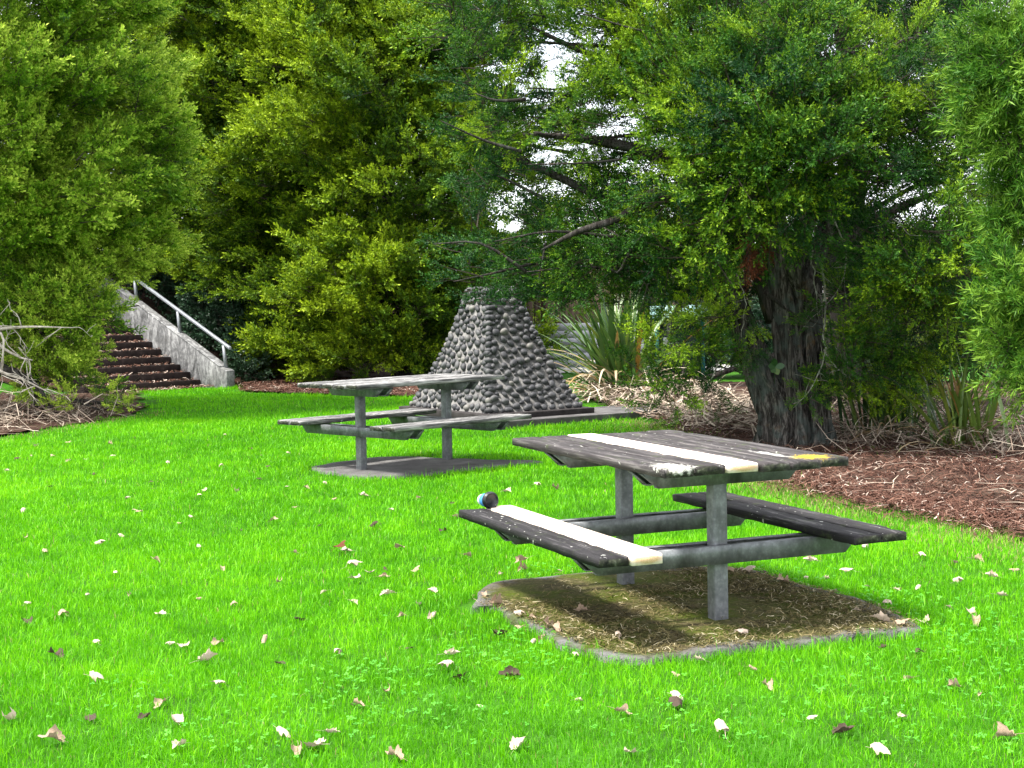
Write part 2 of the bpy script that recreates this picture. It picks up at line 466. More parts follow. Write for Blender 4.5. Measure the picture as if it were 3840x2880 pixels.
M_RUST = leaf_mat("leaf_rust_dead", (0.07, 0.02, 0.01), (0.13, 0.035, 0.016), (0.2, 0.06, 0.03))
b = MB("grass_blade"); t = b.attr('tint'); st = b.attr('straw')
c = b.ramp(t, [(0.0, (0.055, 0.24, 0.002)), (0.5, (0.135, 0.46, 0.002)), (1.0, (0.24, 0.58, 0.002))])
c = b.mix(st, c, b.ramp(t, [(0.0, (0.26, 0.2, 0.08)), (1.0, (0.5, 0.42, 0.2))]))
M_GRASS = b.done(c, 0.5, spec=0.25, transl=0.32)
b = MB("clover_leaf"); t = b.attr('tint')
M_CLOVER = b.done(b.ramp(t, [(0.0, (0.03, 0.20, 0.006)), (1.0, (0.10, 0.38, 0.02))]), 0.5, spec=0.35, transl=0.25)


def bark(name, a, bb, cc, lich):
    b = MB(name); v = b.coord('Object', (9, 9, 1.3)); n = b.noise(v, 3.2, 8, 0.7, 0.6); v0 = b.coord('Object'); n2 = b.noise(v0, 5, 5, 0.65); n3 = b.noise(b.coord('Object', (1, 1, 1), (5, 5, 5)), 3.4, 5, 0.65)
    c = b.ramp(n, [(0.38, a), (0.5, bb), (0.62, cc)])
    c = b.mix(b.rng(n2, 0.50, 0.62, 0, 0.8), c, b.mix(n, a, lich))
    c = b.mix(b.rng(n3, 0.62, 0.72, 0, 0.6), c, b.mix(n, (0.03, 0.015, 0.008), (0.22, 0.12, 0.05)))
    return b.done(c, 0.92, b.bump(n, 1.0, 0.03), spec=0.15)


M_BARK = bark("bark_fibrous", (0.008, 0.007, 0.006), (0.045, 0.040, 0.036), (0.17, 0.155, 0.14), (0.13, 0.165, 0.15))
M_BARK_D = bark("bark_dark", (0.012, 0.010, 0.009), (0.04, 0.034, 0.03), (0.09, 0.08, 0.075), (0.07, 0.08, 0.07))
b = MB("dead_wood_pale"); v = b.coord('Object', (3, 3, 3)); n = b.noise(v, 6, 5, 0.7)
M_DEADWOOD = b.done(b.ramp(n, [(0.3, (0.2, 0.17, 0.14)), (0.7, (0.58, 0.52, 0.45))]), 0.85)
b = MB("twig_brown"); t = b.attr('tint')
M_TWIG = b.done(b.ramp(t, [(0.0, (0.035, 0.022, 0.017)), (0.5, (0.15, 0.105, 0.08)), (1.0, (0.46, 0.39, 0.31))]), 0.9, spec=0.15)
b = MB("needle_litter"); t = b.attr('tint')
M_NEEDLE = b.done(b.ramp(t, [(0.0, (0.022, 0.010, 0.007)), (0.5, (0.085, 0.038, 0.026)), (0.85, (0.19, 0.105, 0.075)), (1.0, (0.46, 0.38, 0.32))]), 0.9, spec=0.15)
b = MB("straw_litter"); t = b.attr('tint')
M_STRAW = b.done(b.ramp(t, [(0.0, (0.025, 0.02, 0.007)), (0.5, (0.085, 0.07, 0.025)), (0.85, (0.20, 0.165, 0.08)), (1.0, (0.40, 0.35, 0.24))]), 0.9, spec=0.15)
b = MB("flax_blade"); t = b.attr('tint')
M_FLAX = b.done(b.ramp(t, [(0.0, (0.022, 0.06, 0.018)), (0.35, (0.05, 0.115, 0.022)), (0.62, (0.14, 0.21, 0.03)), (0.78, (0.30, 0.16, 0.03)), (1.0, (0.55, 0.48, 0.36))]), 0.4, spec=0.5, transl=0.15)


def dry_leaf_mat(name, a, c2):
    b = MB(name); v = b.coord('Object', (1, 1, 1)); n = b.noise(v, 40, 4, 0.6); w = b.noise(b.coord('Object', (60, 6, 6)), 3, 3)
    return b.done(b.mix(b.rng(w, 0.55, 0.7, 0, 0.4), b.ramp(n, [(0.3, a), (0.7, c2)]), a), 0.8, spec=0.2, transl=0.12)


M_DRY = [dry_leaf_mat("dry_leaf_pale", (0.30, 0.21, 0.16), (0.60, 0.50, 0.42)), dry_leaf_mat("dry_leaf_tan", (0.19, 0.12, 0.08), (0.46, 0.35, 0.26)),
         dry_leaf_mat("dry_leaf_dark", (0.03, 0.02, 0.015), (0.10, 0.07, 0.05)), dry_leaf_mat("dry_leaf_red", (0.06, 0.016, 0.008), (0.15, 0.05, 0.022))]

# ------------------------------------------------------------------ the ground sheet
xs = np.unique(np.concatenate([np.linspace(-600, -40, 15), np.linspace(-40, -14, 14), np.linspace(-14, 14, 113), np.linspace(14, 40, 14), np.linspace(40, 600, 15)]))
ys = np.unique(np.concatenate([np.linspace(-80, 0, 9), np.linspace(0, 45, 181), np.linspace(45, 100, 12), np.linspace(100, 900, 17)]))
X, Y = np.meshgrid(xs, ys)
Z = terrain(X, Y) + np.where((Y > 3) & (Y < 45), (fbm(X * 0.6, Y * 0.6, 3) - 0.5) * 0.03 - 0.012, 0) * np.clip((Y - 3) / 3, 0, 1)
nx, ny = len(xs), len(ys)
ii = (np.arange(ny - 1)[:, None] * nx + np.arange(nx - 1)[None]).ravel()
o = np_mesh("ground", np.stack([X.ravel(), Y.ravel(), Z.ravel()], 1), [np.stack([ii, ii + 1, ii + nx + 1, ii + nx], 1)], M_SOIL, smooth=True)
tag(o, kind='structure')


def sheet(name, poly, mat, z0=0.012, step=0.12, rough=0.02, lift=0.0):
    """a lumpy sheet filling a polygon: grid cells inside the polygon"""
    poly = np.asarray(poly); mn = poly.min(0) - step; mx = poly.max(0) + step
    gx = np.arange(mn[0], mx[0], step); gy = np.arange(mn[1], mx[1], step)
    A, B = np.meshgrid(gx, gy); n_ = len(gx)
    wob = (vnoise(A * 2.3, B * 2.3, 7) - 0.5) * 0.3
    ins = inpoly((A + wob).ravel(), (B + wob).ravel(), poly).reshape(A.shape)
    z = z0 - 0.008 + terrain(A, B) + rough * fbm(A * 4, B * 4, 5)
    if lift:
        z = z + lift * fbm(A * 0.7, B * 0.7, 9) * np.clip(dist_line(A.ravel(), B.ravel(), LAWN_FAR).reshape(A.shape) / 0.8, 0, 1)
    k = ins[:-1, :-1] & ins[1:, :-1] & ins[:-1, 1:] & ins[1:, 1:]
    jj, kk = np.nonzero(k); i0 = jj * n_ + kk
    idx = np.stack([i0, i0 + 1, i0 + n_ + 1, i0 + n_], 1)
    used, inv = np.unique(idx, return_inverse=True)
    vv = np.stack([A.ravel(), B.ravel(), z.ravel()], 1)[used]
    return tag(np_mesh(name, vv, [inv.reshape(idx.shape)], mat, smooth=True), kind='structure')


MULCH_R = MULCH_EDGE + [np.array([6.5, 4.5]), np.array([9.0, 9.0]), np.array([9.0, 23.0]), np.array([1.2, 25.0]), np.array([1.0, 21.0])]
MULCH_C = GP([(510, 832), (520, 848), (640, 851), (880, 856), (1000, 858), (1100, 850)]) + [np.array([0.4, 29.5]), np.array([-2, 31]), np.array([-4.0, 29.0]), np.array([-4.85, 26.6])]
MULCH_L = GP([(-300, 962), (-60, 950), (20, 940), (110, 926), (215, 910), (300, 895), (335, 868), (290, 845)]) + [np.array([-6.3, 25.6]), np.array([-10, 23]), np.array([-12, 19])]
BANK = [np.array([-4.9, 26.9]), np.array([-3.2, 29.2]), np.array([-1.0, 30.5]), np.array([-1.0, 38]), np.array([-14, 38]), np.array([-14, 20.5]), np.array([-7.3, 25.0])]
sheet("mulch_bed", MULCH_R, M_MULCH, lift=0.03)
sheet("mulch_bed", MULCH_C, M_MULCH, 0.016)
sheet("mulch_bed", MULCH_L, M_MULCH, 0.014, lift=0.03)
sheet("bank", BANK, M_MULCH, 0.024, 0.3)
sheet("driveway", [np.array([0.2, 28.6]), np.array([7.5, 27.8]), np.array([7.5, 30.7]), np.array([0.2, 30.7])], M_GRAVEL, 0.02, 0.2, 0.005)


def pad(name, poly, mat, top, thick=0.12, attr=True):
    poly = smooth_pts(list(poly) + [poly[0]], 120)[:-1]
    poly = np.array([p + (np.array([vnoise(p[0] * 5, p[1] * 5, 1), vnoise(p[0] * 5, p[1] * 5, 2)]) - 0.5) * 0.07 for p in poly])
    cen = poly.mean(0); rings = [1.0, 0.985, 0.95, 0.88, 0.75, 0.55, 0.3, 0.08]
    v = [np.c_[poly, np.full(len(poly), top - thick)]]; e = [np.ones(len(poly))]
    for i, r_ in enumerate(rings):
        q = cen + (poly - cen) * r_
        z = top - (0.012 if i == 0 else 0.003 if i == 1 else 0) + (fbm(q[:, 0] * 5, q[:, 1] * 5, 4) - 0.5) * 0.012
        v.append(np.c_[q, z]); e.append(np.full(len(poly), r_))
    n_ = len(poly); k = len(v)
    f = [[a * n_ + j, a * n_ + (j + 1) % n_, (a + 1) * n_ + (j + 1) % n_, (a + 1) * n_ + j] for a in range(k - 1) for j in range(n_)]
    vv = np.vstack(v + [np.array([[cen[0], cen[1], top]])]); ee = np.concatenate(e + [[0.0]])
    t = [[(k - 1) * n_ + j, (k - 1) * n_ + (j + 1) % n_, k * n_] for j in range(n_)]
    return tag(np_mesh(name, vv, [f, t], mat, attrs={'edge': ee}), kind='structure')


pad("concrete_pad", PAD_NEAR, M_MOSSPAD, 0.028)
pad("concrete_pad", PAD_FAR, M_CONC, 0.022)
g = Geo(); z1 = 0.085
g.prism([[p[0], p[1], -0.05] for p in SLAB], (0, 0, z1 + 0.05))
o = bevel(g.build("concrete_slab", M_CONC), 0.012); tag(o, kind='structure')

# ------------------------------------------------------------------ grass
def lawn_mask(x, y):
    wx = x + (vnoise(x * 1.7, y * 1.7, 21) - 0.5) * 0.5 + (vnoise(x * 6, y * 6, 22) - 0.5) * 0.3
    wy = y + (vnoise(x * 1.7, y * 1.7, 23) - 0.5) * 0.5 + (vnoise(x * 6, y * 6, 24) - 0.5) * 0.3
    k = inpoly(wx, wy, LAWN)
    wx2 = x + (vnoise(x * 9, y * 9, 25) - 0.5) * 0.16; wy2 = y + (vnoise(x * 9, y * 9, 26) - 0.5) * 0.16
    for pl in (PAD_NEAR, PAD_FAR):
        k &= ~inpoly(wx2, wy2, pl)
    k &= ~inpoly(x, y, SLAB) & ~inpoly(x, y, PLINTH)
    return k


def sample_grass(n, y0, y1, spread=0.42):
    yy = np.sqrt(RNG.uniform(y0 ** 2, y1 ** 2, n)); xx = RNG.uniform(-spread, spread, n) * yy
    return xx, yy


YS = G(500, 1272)
MOSS = [GP([(1790, 974), (1900, 970), (2160, 984), (2170, 1000), (1950, 992), (1800, 984)]), GP([(1480, 925), (1560, 930), (1600, 950), (1500, 945)])]


def grass_blades():
    PX, PY = [], []
    bands = [(4.0, 5, 15000), (5, 6, 14000), (6, 7.5, 10500), (7.5, 9.5, 7000), (9.5, 12, 4800), (12, 15.5, 3200), (15.5, 20, 2100), (20, 29, 1250)]
    for a, b_, d in bands:
        x, y = sample_grass(int(0.42 * (b_ * b_ - a * a) * d), a, b_)
        # tufty: thin out a little where the noise is low
        keep = RNG.random(len(x)) < 0.62 + 0.7 * (vnoise(x * 9, y * 9, 31) - 0.15)
        k = keep & (lawn_mask(x, y) | ((RNG.random(len(x)) < 0.45) & (vnoise(x * 5, y * 5, 33) > 0.45) & (inpoly(x, y, MOSS[0]) | inpoly(x, y, MOSS[1]))))
        PX.append(x[k]); PY.append(y[k])
    x = np.concatenate(PX); y = np.concatenate(PY); n_ = len(x)
    patch = fbm(x * 0.8, y * 0.8, 41); fine = vnoise(x * 6, y * 6, 42)
    dm = dist_line(x, y, MULCH_EDGE); dl = dist_line(x, y, LAWN_FAR[:6])
    straw = (RNG.random(n_) < 0.015 + 0.85 * np.exp(-(dm / 0.5) ** 2) + 0.55 * np.exp(-(dl / 0.35) ** 2))
    pd = dist_line(x, y, list(PAD_NEAR) + [PAD_NEAR[0]])
    h = (0.029 + 0.018 * patch + RNG.normal(0, 0.010, n_)) * (1 + 0.25 * (vnoise(x * 3, y * 3, 43) - 0.5)) + 0.02 * np.exp(-(pd / 0.08) ** 2) * RNG.random(n_)
    h = np.clip(h, 0.015, 0.12) * (1 + 0.012 * np.maximum(y - 8, 0)); h[straw] *= 0.7
    tall = RNG.random(n_) < 0.012; h[tall] *= 1.9
    w = 0.0027 * np.maximum(1, (y / 6.0)) ** 0.85 * RNG.uniform(0.7, 1.3, n_)
    az = RNG.uniform(0, 2 * np.pi, n_) ; lean = np.abs(RNG.normal(0.35, 0.3, n_))
    az = az + 0.0 * patch
    dxy = np.stack([np.cos(az), np.sin(az)], 1)
    fa = RNG.uniform(0, np.pi, n_); wd = np.stack([np.cos(fa), np.sin(fa), np.zeros(n_)], 1) * w[:, None] * 0.5
    base = np.stack([x, y, np.full(n_, -0.012) + terrain(x, y)], 1)
    up = np.array([0, 0, 1.])
    mid = base + up * (h * 0.6)[:, None]; mid[:, :2] += dxy * (h * lean * 0.35)[:, None]
    tip = base + up * (h * np.clip(1 - 0.25 * lean, 0.4, 1))[:, None]; tip[:, :2] += dxy * (h * lean)[:, None]
    V = np.stack([base - wd, base + wd, mid + wd * 0.8, mid - wd * 0.8, tip], 1).reshape(-1, 3)
    i = np.arange(n_) * 5
    q = np.stack([i, i + 1, i + 2, i + 3], 1); t = np.stack([i + 3, i + 2, i + 4], 1)
    tint = np.clip(0.44 + 0.8 * (patch - 0.5) + 0.4 * (fine - 0.5) + RNG.normal(0, 0.22, n_), 0, 1)
    # cut grass shows yellower where it is thin; bluish clover-rich patches stay darker
    tint = np.clip(tint + 0.25 * np.exp(-(((x - YS[0]) / 0.22) ** 2 + ((y - YS[1]) / 0.3) ** 2)), 0, 1)
    o = np_mesh("grass", V, [q, t], M_GRASS, attrs={'tint': np.repeat(tint, 5), 'straw': np.repeat(straw.astype(float), 5)})
    tag(o, "short bright green mown grass covering the lawn", "grass", kind='stuff')


grass_blades()


def clover():
    spots = [(770, 1470, 0.30, 350), (1080, 1390, 0.30, 250), (2080, 1370, 0.5, 600), (2180, 1450, 0.4, 350), (1830, 1470, 0.25, 150), (1900, 1300, 0.25, 260), (1150, 1440, 0.2, 200),
             (1500, 1560, 0.4, 250), (500, 1600, 0.35, 200), (2050, 1560, 0.4, 260), (1700, 1250, 0.25, 180), (1180, 1240, 0.2, 160), (900, 1560, 0.3, 180), (250, 1500, 0.3, 120)]
    g = Geo(); V = []; A = []
    for dx, dy, r, n_ in spots:
        n_ = int(n_ * 0.5)
        c = G(dx, dy)
        x = c[0] + RNG.normal(0, r * 0.6, n_); y = c[1] + RNG.normal(0, r * 0.6, n_)
        k = lawn_mask(x, y); x = x[k]; y = y[k]
        for a, b_ in zip(x, y):
            z = RNG.uniform(0.015, 0.034); s = RNG.uniform(0.006, 0.011); t0 = RNG.uniform(0, 6.28); tn = RNG.uniform(0.2, 1)
            tilt = RNG.normal(0, 0.25, 2)
            for j in range(3):
                an = t0 + j * 2.094; d = np.array([math.cos(an), math.sin(an)]); p = np.array([-d[1], d[0]])
                pts = np.array([d * 0, d * s * 0.7 + p * s * 0.55, d * s * 1.25, d * s * 0.7 - p * s * 0.55])
                V.append(np.c_[pts + [a, b_], z + pts @ tilt]); A += [tn] * 4
    V = np.vstack(V); n_ = len(V) // 4; i = np.arange(n_) * 4
    o = np_mesh("clover", V, [np.stack([i, i + 1, i + 2, i + 3], 1)], M_CLOVER, attrs={'tint': np.array(A)})
    tag(o, "small clover leaves growing among the lawn grass", "clover", kind='stuff')


clover()


def strips(name, x, y, z, length, width, mat, label, cat, tint, flat=0.25, bend=0.2):
    n_ = len(x); az = RNG.uniform(0, 2 * np.pi, n_); el = RNG.normal(0, flat, n_)
    d = np.stack([np.cos(az) * np.cos(el), np.sin(az) * np.cos(el), np.abs(np.sin(el))], 1)
    p = np.stack([-np.sin(az), np.cos(az), RNG.normal(0, 0.4, n_)], 1); p /= np.linalg.norm(p, axis=1, keepdims=True)
    c = np.stack([x, y, z + terrain(x, y)], 1); L = np.asarray(length)[:, None]; Wd = np.asarray(width)[:, None]
    kink = p * RNG.normal(0, bend, n_)[:, None] * L + np.array([0, 0, 1]) * np.abs(RNG.normal(0, bend * 0.4, n_))[:, None] * L
    V = np.stack([c - d * L / 2 - p * Wd / 2, c - d * L / 2 + p * Wd / 2, c + kink + p * Wd / 2, c + kink - p * Wd / 2, c + d * L / 2 + p * Wd * 0.2, c + d * L / 2 - p * Wd * 0.2], 1).reshape(-1, 3)
    i = np.arange(n_) * 6
    q = np.vstack([np.stack([i, i + 1, i + 2, i + 3], 1), np.stack([i + 3, i + 2, i + 4, i + 5], 1)])
    o = np_mesh(name, V, [q], mat, attrs={'tint': np.repeat(tint, 6)})
    return tag(o, label, cat, kind='stuff')


def fill(poly, n_):
    poly = np.asarray(poly); mn = poly.min(0); mx = poly.max(0)
    x = RNG.uniform(mn[0], mx[0], n_); y = RNG.uniform(mn[1], mx[1], n_); k = inpoly(x, y, poly)
    return x[k], y[k]


# needles and bark on the right-hand bed, spilling onto the dry lawn edge
x, y = fill(MULCH_EDGE + [np.array([6, 5.5]), np.array([7, 13]), np.array([5.5, 18]), np.array([1.6, 18])], 60000)
ed = np.array(MULCH_EDGE)[2:]; kk = RNG.integers(0, len(ed) - 1, 9000); tt = RNG.random(9000)[:, None]
e2 = ed[kk] * (1 - tt) + ed[kk + 1] * tt; x2 = e2[:, 0] + RNG.normal(0.05, 0.17, 9000); y2 = e2[:, 1] + RNG.normal(0, 0.17, 9000)
x = np.concatenate([x, x2]); y = np.concatenate([y, y2])
strips("needle_litter", x, y, RNG.uniform(0.03, 0.06, len(x)), RNG.uniform(0.03, 0.11, len(x)), RNG.uniform(0.003, 0.009, len(x)), M_NEEDLE,
       "reddish brown needle and bark litter under the big right tree", "litter", np.clip(RNG.normal(0.5, 0.25, len(x)), 0, 1))
x, y = fill(MULCH_EDGE + [np.array([6, 5.5]), np.array([7, 13]), np.array([5.5, 18]), np.array([1.6, 18])], 900)
strips("fallen_twig_litter", x, y, RNG.uniform(0.045, 0.075, len(x)), RNG.uniform(0.12, 0.5, len(x)), RNG.uniform(0.004, 0.01, len(x)), M_TWIG,
       "pale fallen twigs strewn over the reddish mulch", "litter", np.clip(RNG.normal(0.6, 0.3, len(x)), 0, 1), 0.06, 0.12)
x, y = fill(MULCH_C, 30000); k = y < 28; x, y = x[k], y[k]
strips("needle_litter", x, y, RNG.uniform(0.02, 0.05, len(x)), RNG.uniform(0.04, 0.14, len(x)), RNG.uniform(0.006, 0.014, len(x)), M_NEEDLE,
       "brown needle litter along the foot of the yellow-green tree", "litter", np.clip(RNG.normal(0.5, 0.25, len(x)), 0, 1))
# dry bits lying on the near mossy pad
x, y = fill(PAD_NEAR, 30000); k = fbm(x * 2.2, y * 2.2, 61) + RNG.normal(0, 0.12, len(x)) > 0.47; x, y = x[k], y[k]
strips("needle_litter", x, y, RNG.uniform(0.03, 0.038, len(x)), RNG.uniform(0.012, 0.045, len(x)), RNG.uniform(0.002, 0.0045, len(x)), M_STRAW,
       "fine brown needles strewn on the mossy pad under the near table", "litter", np.clip(RNG.normal(0.55, 0.25, len(x)), 0, 1))
# dead flax leaves and twigs behind the trunk and round the flaxes
DEADFLAX = GP([(1300, 868), (1500, 860), (1640, 900), (1640, 955), (1520, 930), (1400, 895)]) + []
x, y = fill(GP([(1250, 845), (1500, 850), (1660, 900), (1650, 958), (1500, 935), (1290, 880)]), 2600)
strips("dead_leaf_litter", x, y, RNG.uniform(0.03, 0.22, len(x)), RNG.uniform(0.2, 0.7, len(x)), RNG.uniform(0.008, 0.028, len(x)), M_TWIG,
       "pale dead flax leaves heaped between the flax and the big trunk", "litter", np.clip(RNG.normal(0.75, 0.25, len(x)), 0, 1), 0.3)
x, y = fill(GP([(1780, 900), (2230, 900), (2300, 1010), (2000, 985), (1800, 985)]), 2600)
strips("dead_leaf_litter", x, y, RNG.uniform(0.03, 0.2, len(x)), RNG.uniform(0.2, 0.65, len(x)), RNG.uniform(0.004, 0.012, len(x)), M_TWIG,
       "pale dead leaves and sticks heaped right of the big trunk", "litter", np.clip(RNG.normal(0.6, 0.28, len(x)), 0, 1), 0.32)
x, y = fill(GP([(-120, 955), (20, 938), (110, 924), (260, 902), (290, 880), (100, 870), (-150, 880)]), 3000)
strips("dead_branch_litter", x, y, RNG.uniform(0.03, 0.25, len(x)) * RNG.random(len(x)), RNG.uniform(0.2, 0.8, len(x)), RNG.uniform(0.005, 0.016, len(x)), M_TWIG,
       "dead twigs and sticks heaped at the left lawn edge", "litter", np.clip(RNG.normal(0.62, 0.3, len(x)), 0, 1), 0.35)

# ------------------------------------------------------------------ picnic tables
def plank(g, u0, u1, w0, w1, zt, t, seed, wear=0.004, nu=34):
    """a board along u with worn, slightly uneven faces; closed mesh"""
    rs = np.random.default_rng(seed)
    us = np.linspace(u0, u1, nu); prof = [(w0, 0.004), (w0 + 0.004, 0), (w0 + (w1 - w0) * 0.35, 0), (w0 + (w1 - w0) * 0.65, 0), (w1 - 0.004, 0), (w1, 0.004), (w1, t - 0.004), (w0, t - 0.004)]
    k = len(prof); V = []
    for i, u in enumerate(us):
        end = 1 if i in (0, nu - 1) else 0
        for j, (w, d) in enumerate(prof):
            jw = rs.normal(0, wear * 0.2) if j in (0, 5, 6, 7) else 0
            jz = rs.normal(0, wear * 0.2) - (rs.random() < 0.12) * abs(rs.normal(0, wear)) * (j in (0, 1, 4, 5))
            if end and j < 6: jz -= 0.0015
            V.append([u + rs.normal(0, wear * 0.6) * end, w + jw, zt - d + jz])
    q = [[i * k + j, i * k + (j + 1) % k, (i + 1) * k + (j + 1) % k, (i + 1) * k + j] for i in range(nu - 1) for j in range(k)]
    q = [f[::-1] for f in q]
    t_ = []
    b0 = 0; b1 = (nu - 1) * k
    q += [[b0 + 0, b0 + 1, b0 + 2, b0 + 7], [b0 + 2, b0 + 3, b0 + 6, b0 + 7], [b0 + 3, b0 + 4, b0 + 5, b0 + 6]]
    q += [[b1 + 7, b1 + 2, b1 + 1, b1 + 0], [b1 + 7, b1 + 6, b1 + 3, b1 + 2], [b1 + 6, b1 + 5, b1 + 4, b1 + 3]]
    g.add(V, q, t_)


def channel(g, u, face, half, ztop, h, cham, fl=0.038, th=0.006):
    """C-channel lying along w; web on the side given by face (+1/-1), flanges pointing to the post"""
    uo = u; ui = u - face * fl
    def sl(z0, z1, ua, ub):
        pts = []
        def hw(z): return half - cham * (ztop - z) / h
        poly = [[ua, -hw(z0), z0], [ua, hw(z0), z0], [ua, hw(z1), z1], [ua, -hw(z1), z1]]
        g.prism(poly, (ub - ua, 0, 0))
    sl(ztop - h, ztop, uo, uo - face * th)
    sl(ztop - th, ztop, uo - face * th, ui)
    sl(ztop - h, ztop - h + th, uo - face * th, ui)
    # sloping end plates
    for s in (-1, 1):
        a = [uo - face * th, s * half, ztop - th]; b_ = [uo - face * th, s * (half - cham), ztop - h + th]
        g.prism([a, b_, [b_[0], b_[1] - s * th, b_[2]], [a[0], a[1] - s * th, a[2]]], (-face * (fl - th), 0, 0))


def picnic_table(loc, yaw, d, label, mats, newplanks, seed, npl=6):
    L, W, t, Zt, Lb, wi, wo, Zb, tb, up, s = d
    root = empty("picnic_table", loc, yaw); tag(root, label, "picnic table")
    for k in (1, -1):
        g = Geo(); g.box((k * up, 0, (Zt - t) / 2 - 0.02), (s, s, Zt - t + 0.04 - 0.004))
        bevel(g.build("post", M_STEEL, root), 0.006)
        for f in (1, -1):
            g = Geo(); channel(g, k * up + f * (s / 2 + 0.040), f, wo - 0.05, Zb - tb - 0.002, 0.078, 0.075)
            g.build("seat_bearer", M_STEEL, root)
            g = Geo(); channel(g, k * up + f * (s / 2 + 0.040), f, W / 2 - 0.05, Zt - t - 0.002, 0.072, 0.075)
            g.build("top_bearer", M_STEEL, root)
    rs = np.random.default_rng(seed)
    pw = W / npl; g = Geo()
    for i in range(npl):
        a = rs.normal(0, 0.006, 2); zz = rs.normal(0, 0.0015)
        w0 = -W / 2 + i * pw + 0.006; w1 = -W / 2 + (i + 1) * pw - 0.006
        if ('top', i) in newplanks:
            g2 = Geo(); plank(g2, -L / 2 + a[0], L / 2 + 0.004, w0, w1, Zt + 0.004, t, seed + i, 0.0004)
            tag(g2.build("new_plank", M_PINE, root), "pale new plank in the weathered table top")
        else:
            plank(g, -L / 2 + a[0], L / 2 + a[1], w0, w1, Zt + zz, t, seed + i, 0.004)
    g.build("tabletop", mats[0], root)
    for sd in (-1, 1):
        bw = (wo - wi) / 2; g = Geo()
        seat = None
        for i in range(2):
            w0 = wi + i * bw + 0.003; w1 = wi + (i + 1) * bw - 0.003
            if sd < 0: w0, w1 = -w1, -w0
            a = rs.normal(0, 0.006, 2)
            if (sd, i) in newplanks:
                g2 = Geo(); plank(g2, -Lb / 2 + a[0], Lb / 2 + 0.012, w0, w1, Zb + 0.007, tb + 0.006, seed + 20 + i, 0.0004)
                tag(g2.build("new_plank", M_PINE, root), "pale new plank along the inner side of the seat")
            else:
                plank(g, -Lb / 2 + a[0], Lb / 2 + a[1], w0, w1, Zb + rs.normal(0, 0.001), tb, seed + 20 + i + 5 * sd, 0.005)
        g.build("seat", mats[1], root)
    return root


D_NEAR = (1.6107, .8846, .041, .7358, 1.6119, .452, .7301, .3985, .0412, .4534, .0678)
D_FAR = (1.6711, .8069, .041, .7586, 1.5443, .4504, .772, .4275, .0412, .4894, .0678)
T_NEAR = ((.7038, 6.9417, 0.0), -1.1896); T_FAR = ((-.9305, 13.0509, 0.0), 3.9281)
picnic_table(*T_NEAR, D_NEAR, "weathered dark picnic table with pale new planks on the mossy concrete pad", (M_WOOD_N, M_WOOD_S), {('top', 2), (-1, 0)}, 100)
picnic_table(*T_FAR, D_FAR, "silvery weathered picnic table standing in front of the cobblestone pyramid", (M_WOOD_F, M_WOOD_F), set(), 200, 5)

# ------------------------------------------------------------------ takeaway cup on the near bench
def lathe(g, prof, axis_o, ax, seg=28, a=0.0):
    ax = np.asarray(ax) / np.linalg.norm(ax); r0 = np.cross(ax, [0, 0, 1.]); r0 /= np.linalg.norm(r0); r1 = np.cross(ax, r0)
    th = np.linspace(0, 2 * np.pi, seg, endpoint=False); V = []
    for s, r in prof:
        V.append(np.asarray(axis_o) + ax * s + np.outer(np.cos(th) * r, r0) + np.outer(np.sin(th) * r, r1))
    k = len(prof)
    q = [[i * seg + j, i * seg + (j + 1) % seg, (i + 1) * seg + (j + 1) % seg, (i + 1) * seg + j] for i in range(k - 1) for j in range(seg)]
    g.add(np.vstack(V), q, a=a)


b = MB("cup_lid_black"); M_LID = b.done((0.006, 0.008, 0.011), 0.35, spec=0.5)
b = MB("cup_paper"); M_CUPW = b.done((0.72, 0.75, 0.78), 0.5)
b = MB("cup_sleeve_blue"); M_CUPB = b.done((0.06, 0.24, 0.55), 0.5)
cz = 0.3985
lidc = G(1061, 1100, 0.3985)
cdir = np.array([-0.42, 0.91, 0.0]); cdir /= np.linalg.norm(cdir)      # from lid to base
root = empty("takeaway_cup", (lidc[0], lidc[1], cz)); tag(root, "takeaway cup lying on its side with black lid, at the end of the bench", "cup")
RL = 0.043
tilt = np.array([cdir[0], cdir[1], -0.09])
c0 = np.array([0, 0, RL + 0.001])
g = Geo(); lathe(g, [(-0.004, 0.0), (-0.004, 0.028), (-0.006, 0.030), (-0.0105, 0.032), (-0.0115, 0.0345), (-0.009, 0.0365), (0.0, 0.038), (0.004, RL), (0.012, RL), (0.013, 0.0375), (0.013, 0.0)], c0, tilt, 40)
g.build("lid", M_LID, root, smooth=True)
g = Geo(); lathe(g, [(0.0132, 0.0), (0.0132, 0.0368), (0.030, 0.0355), (0.105, 0.0285), (0.105, 0.026), (0.102, 0.0)], c0, tilt, 36)
g.build("cup_body", M_CUPW, root, smooth=True)
g = Geo(); lathe(g, [(0.026, 0.0358), (0.026, 0.0366), (0.075, 0.0322), (0.075, 0.0312)], c0, tilt, 36)
g.build("sleeve", M_CUPB, root, smooth=True)

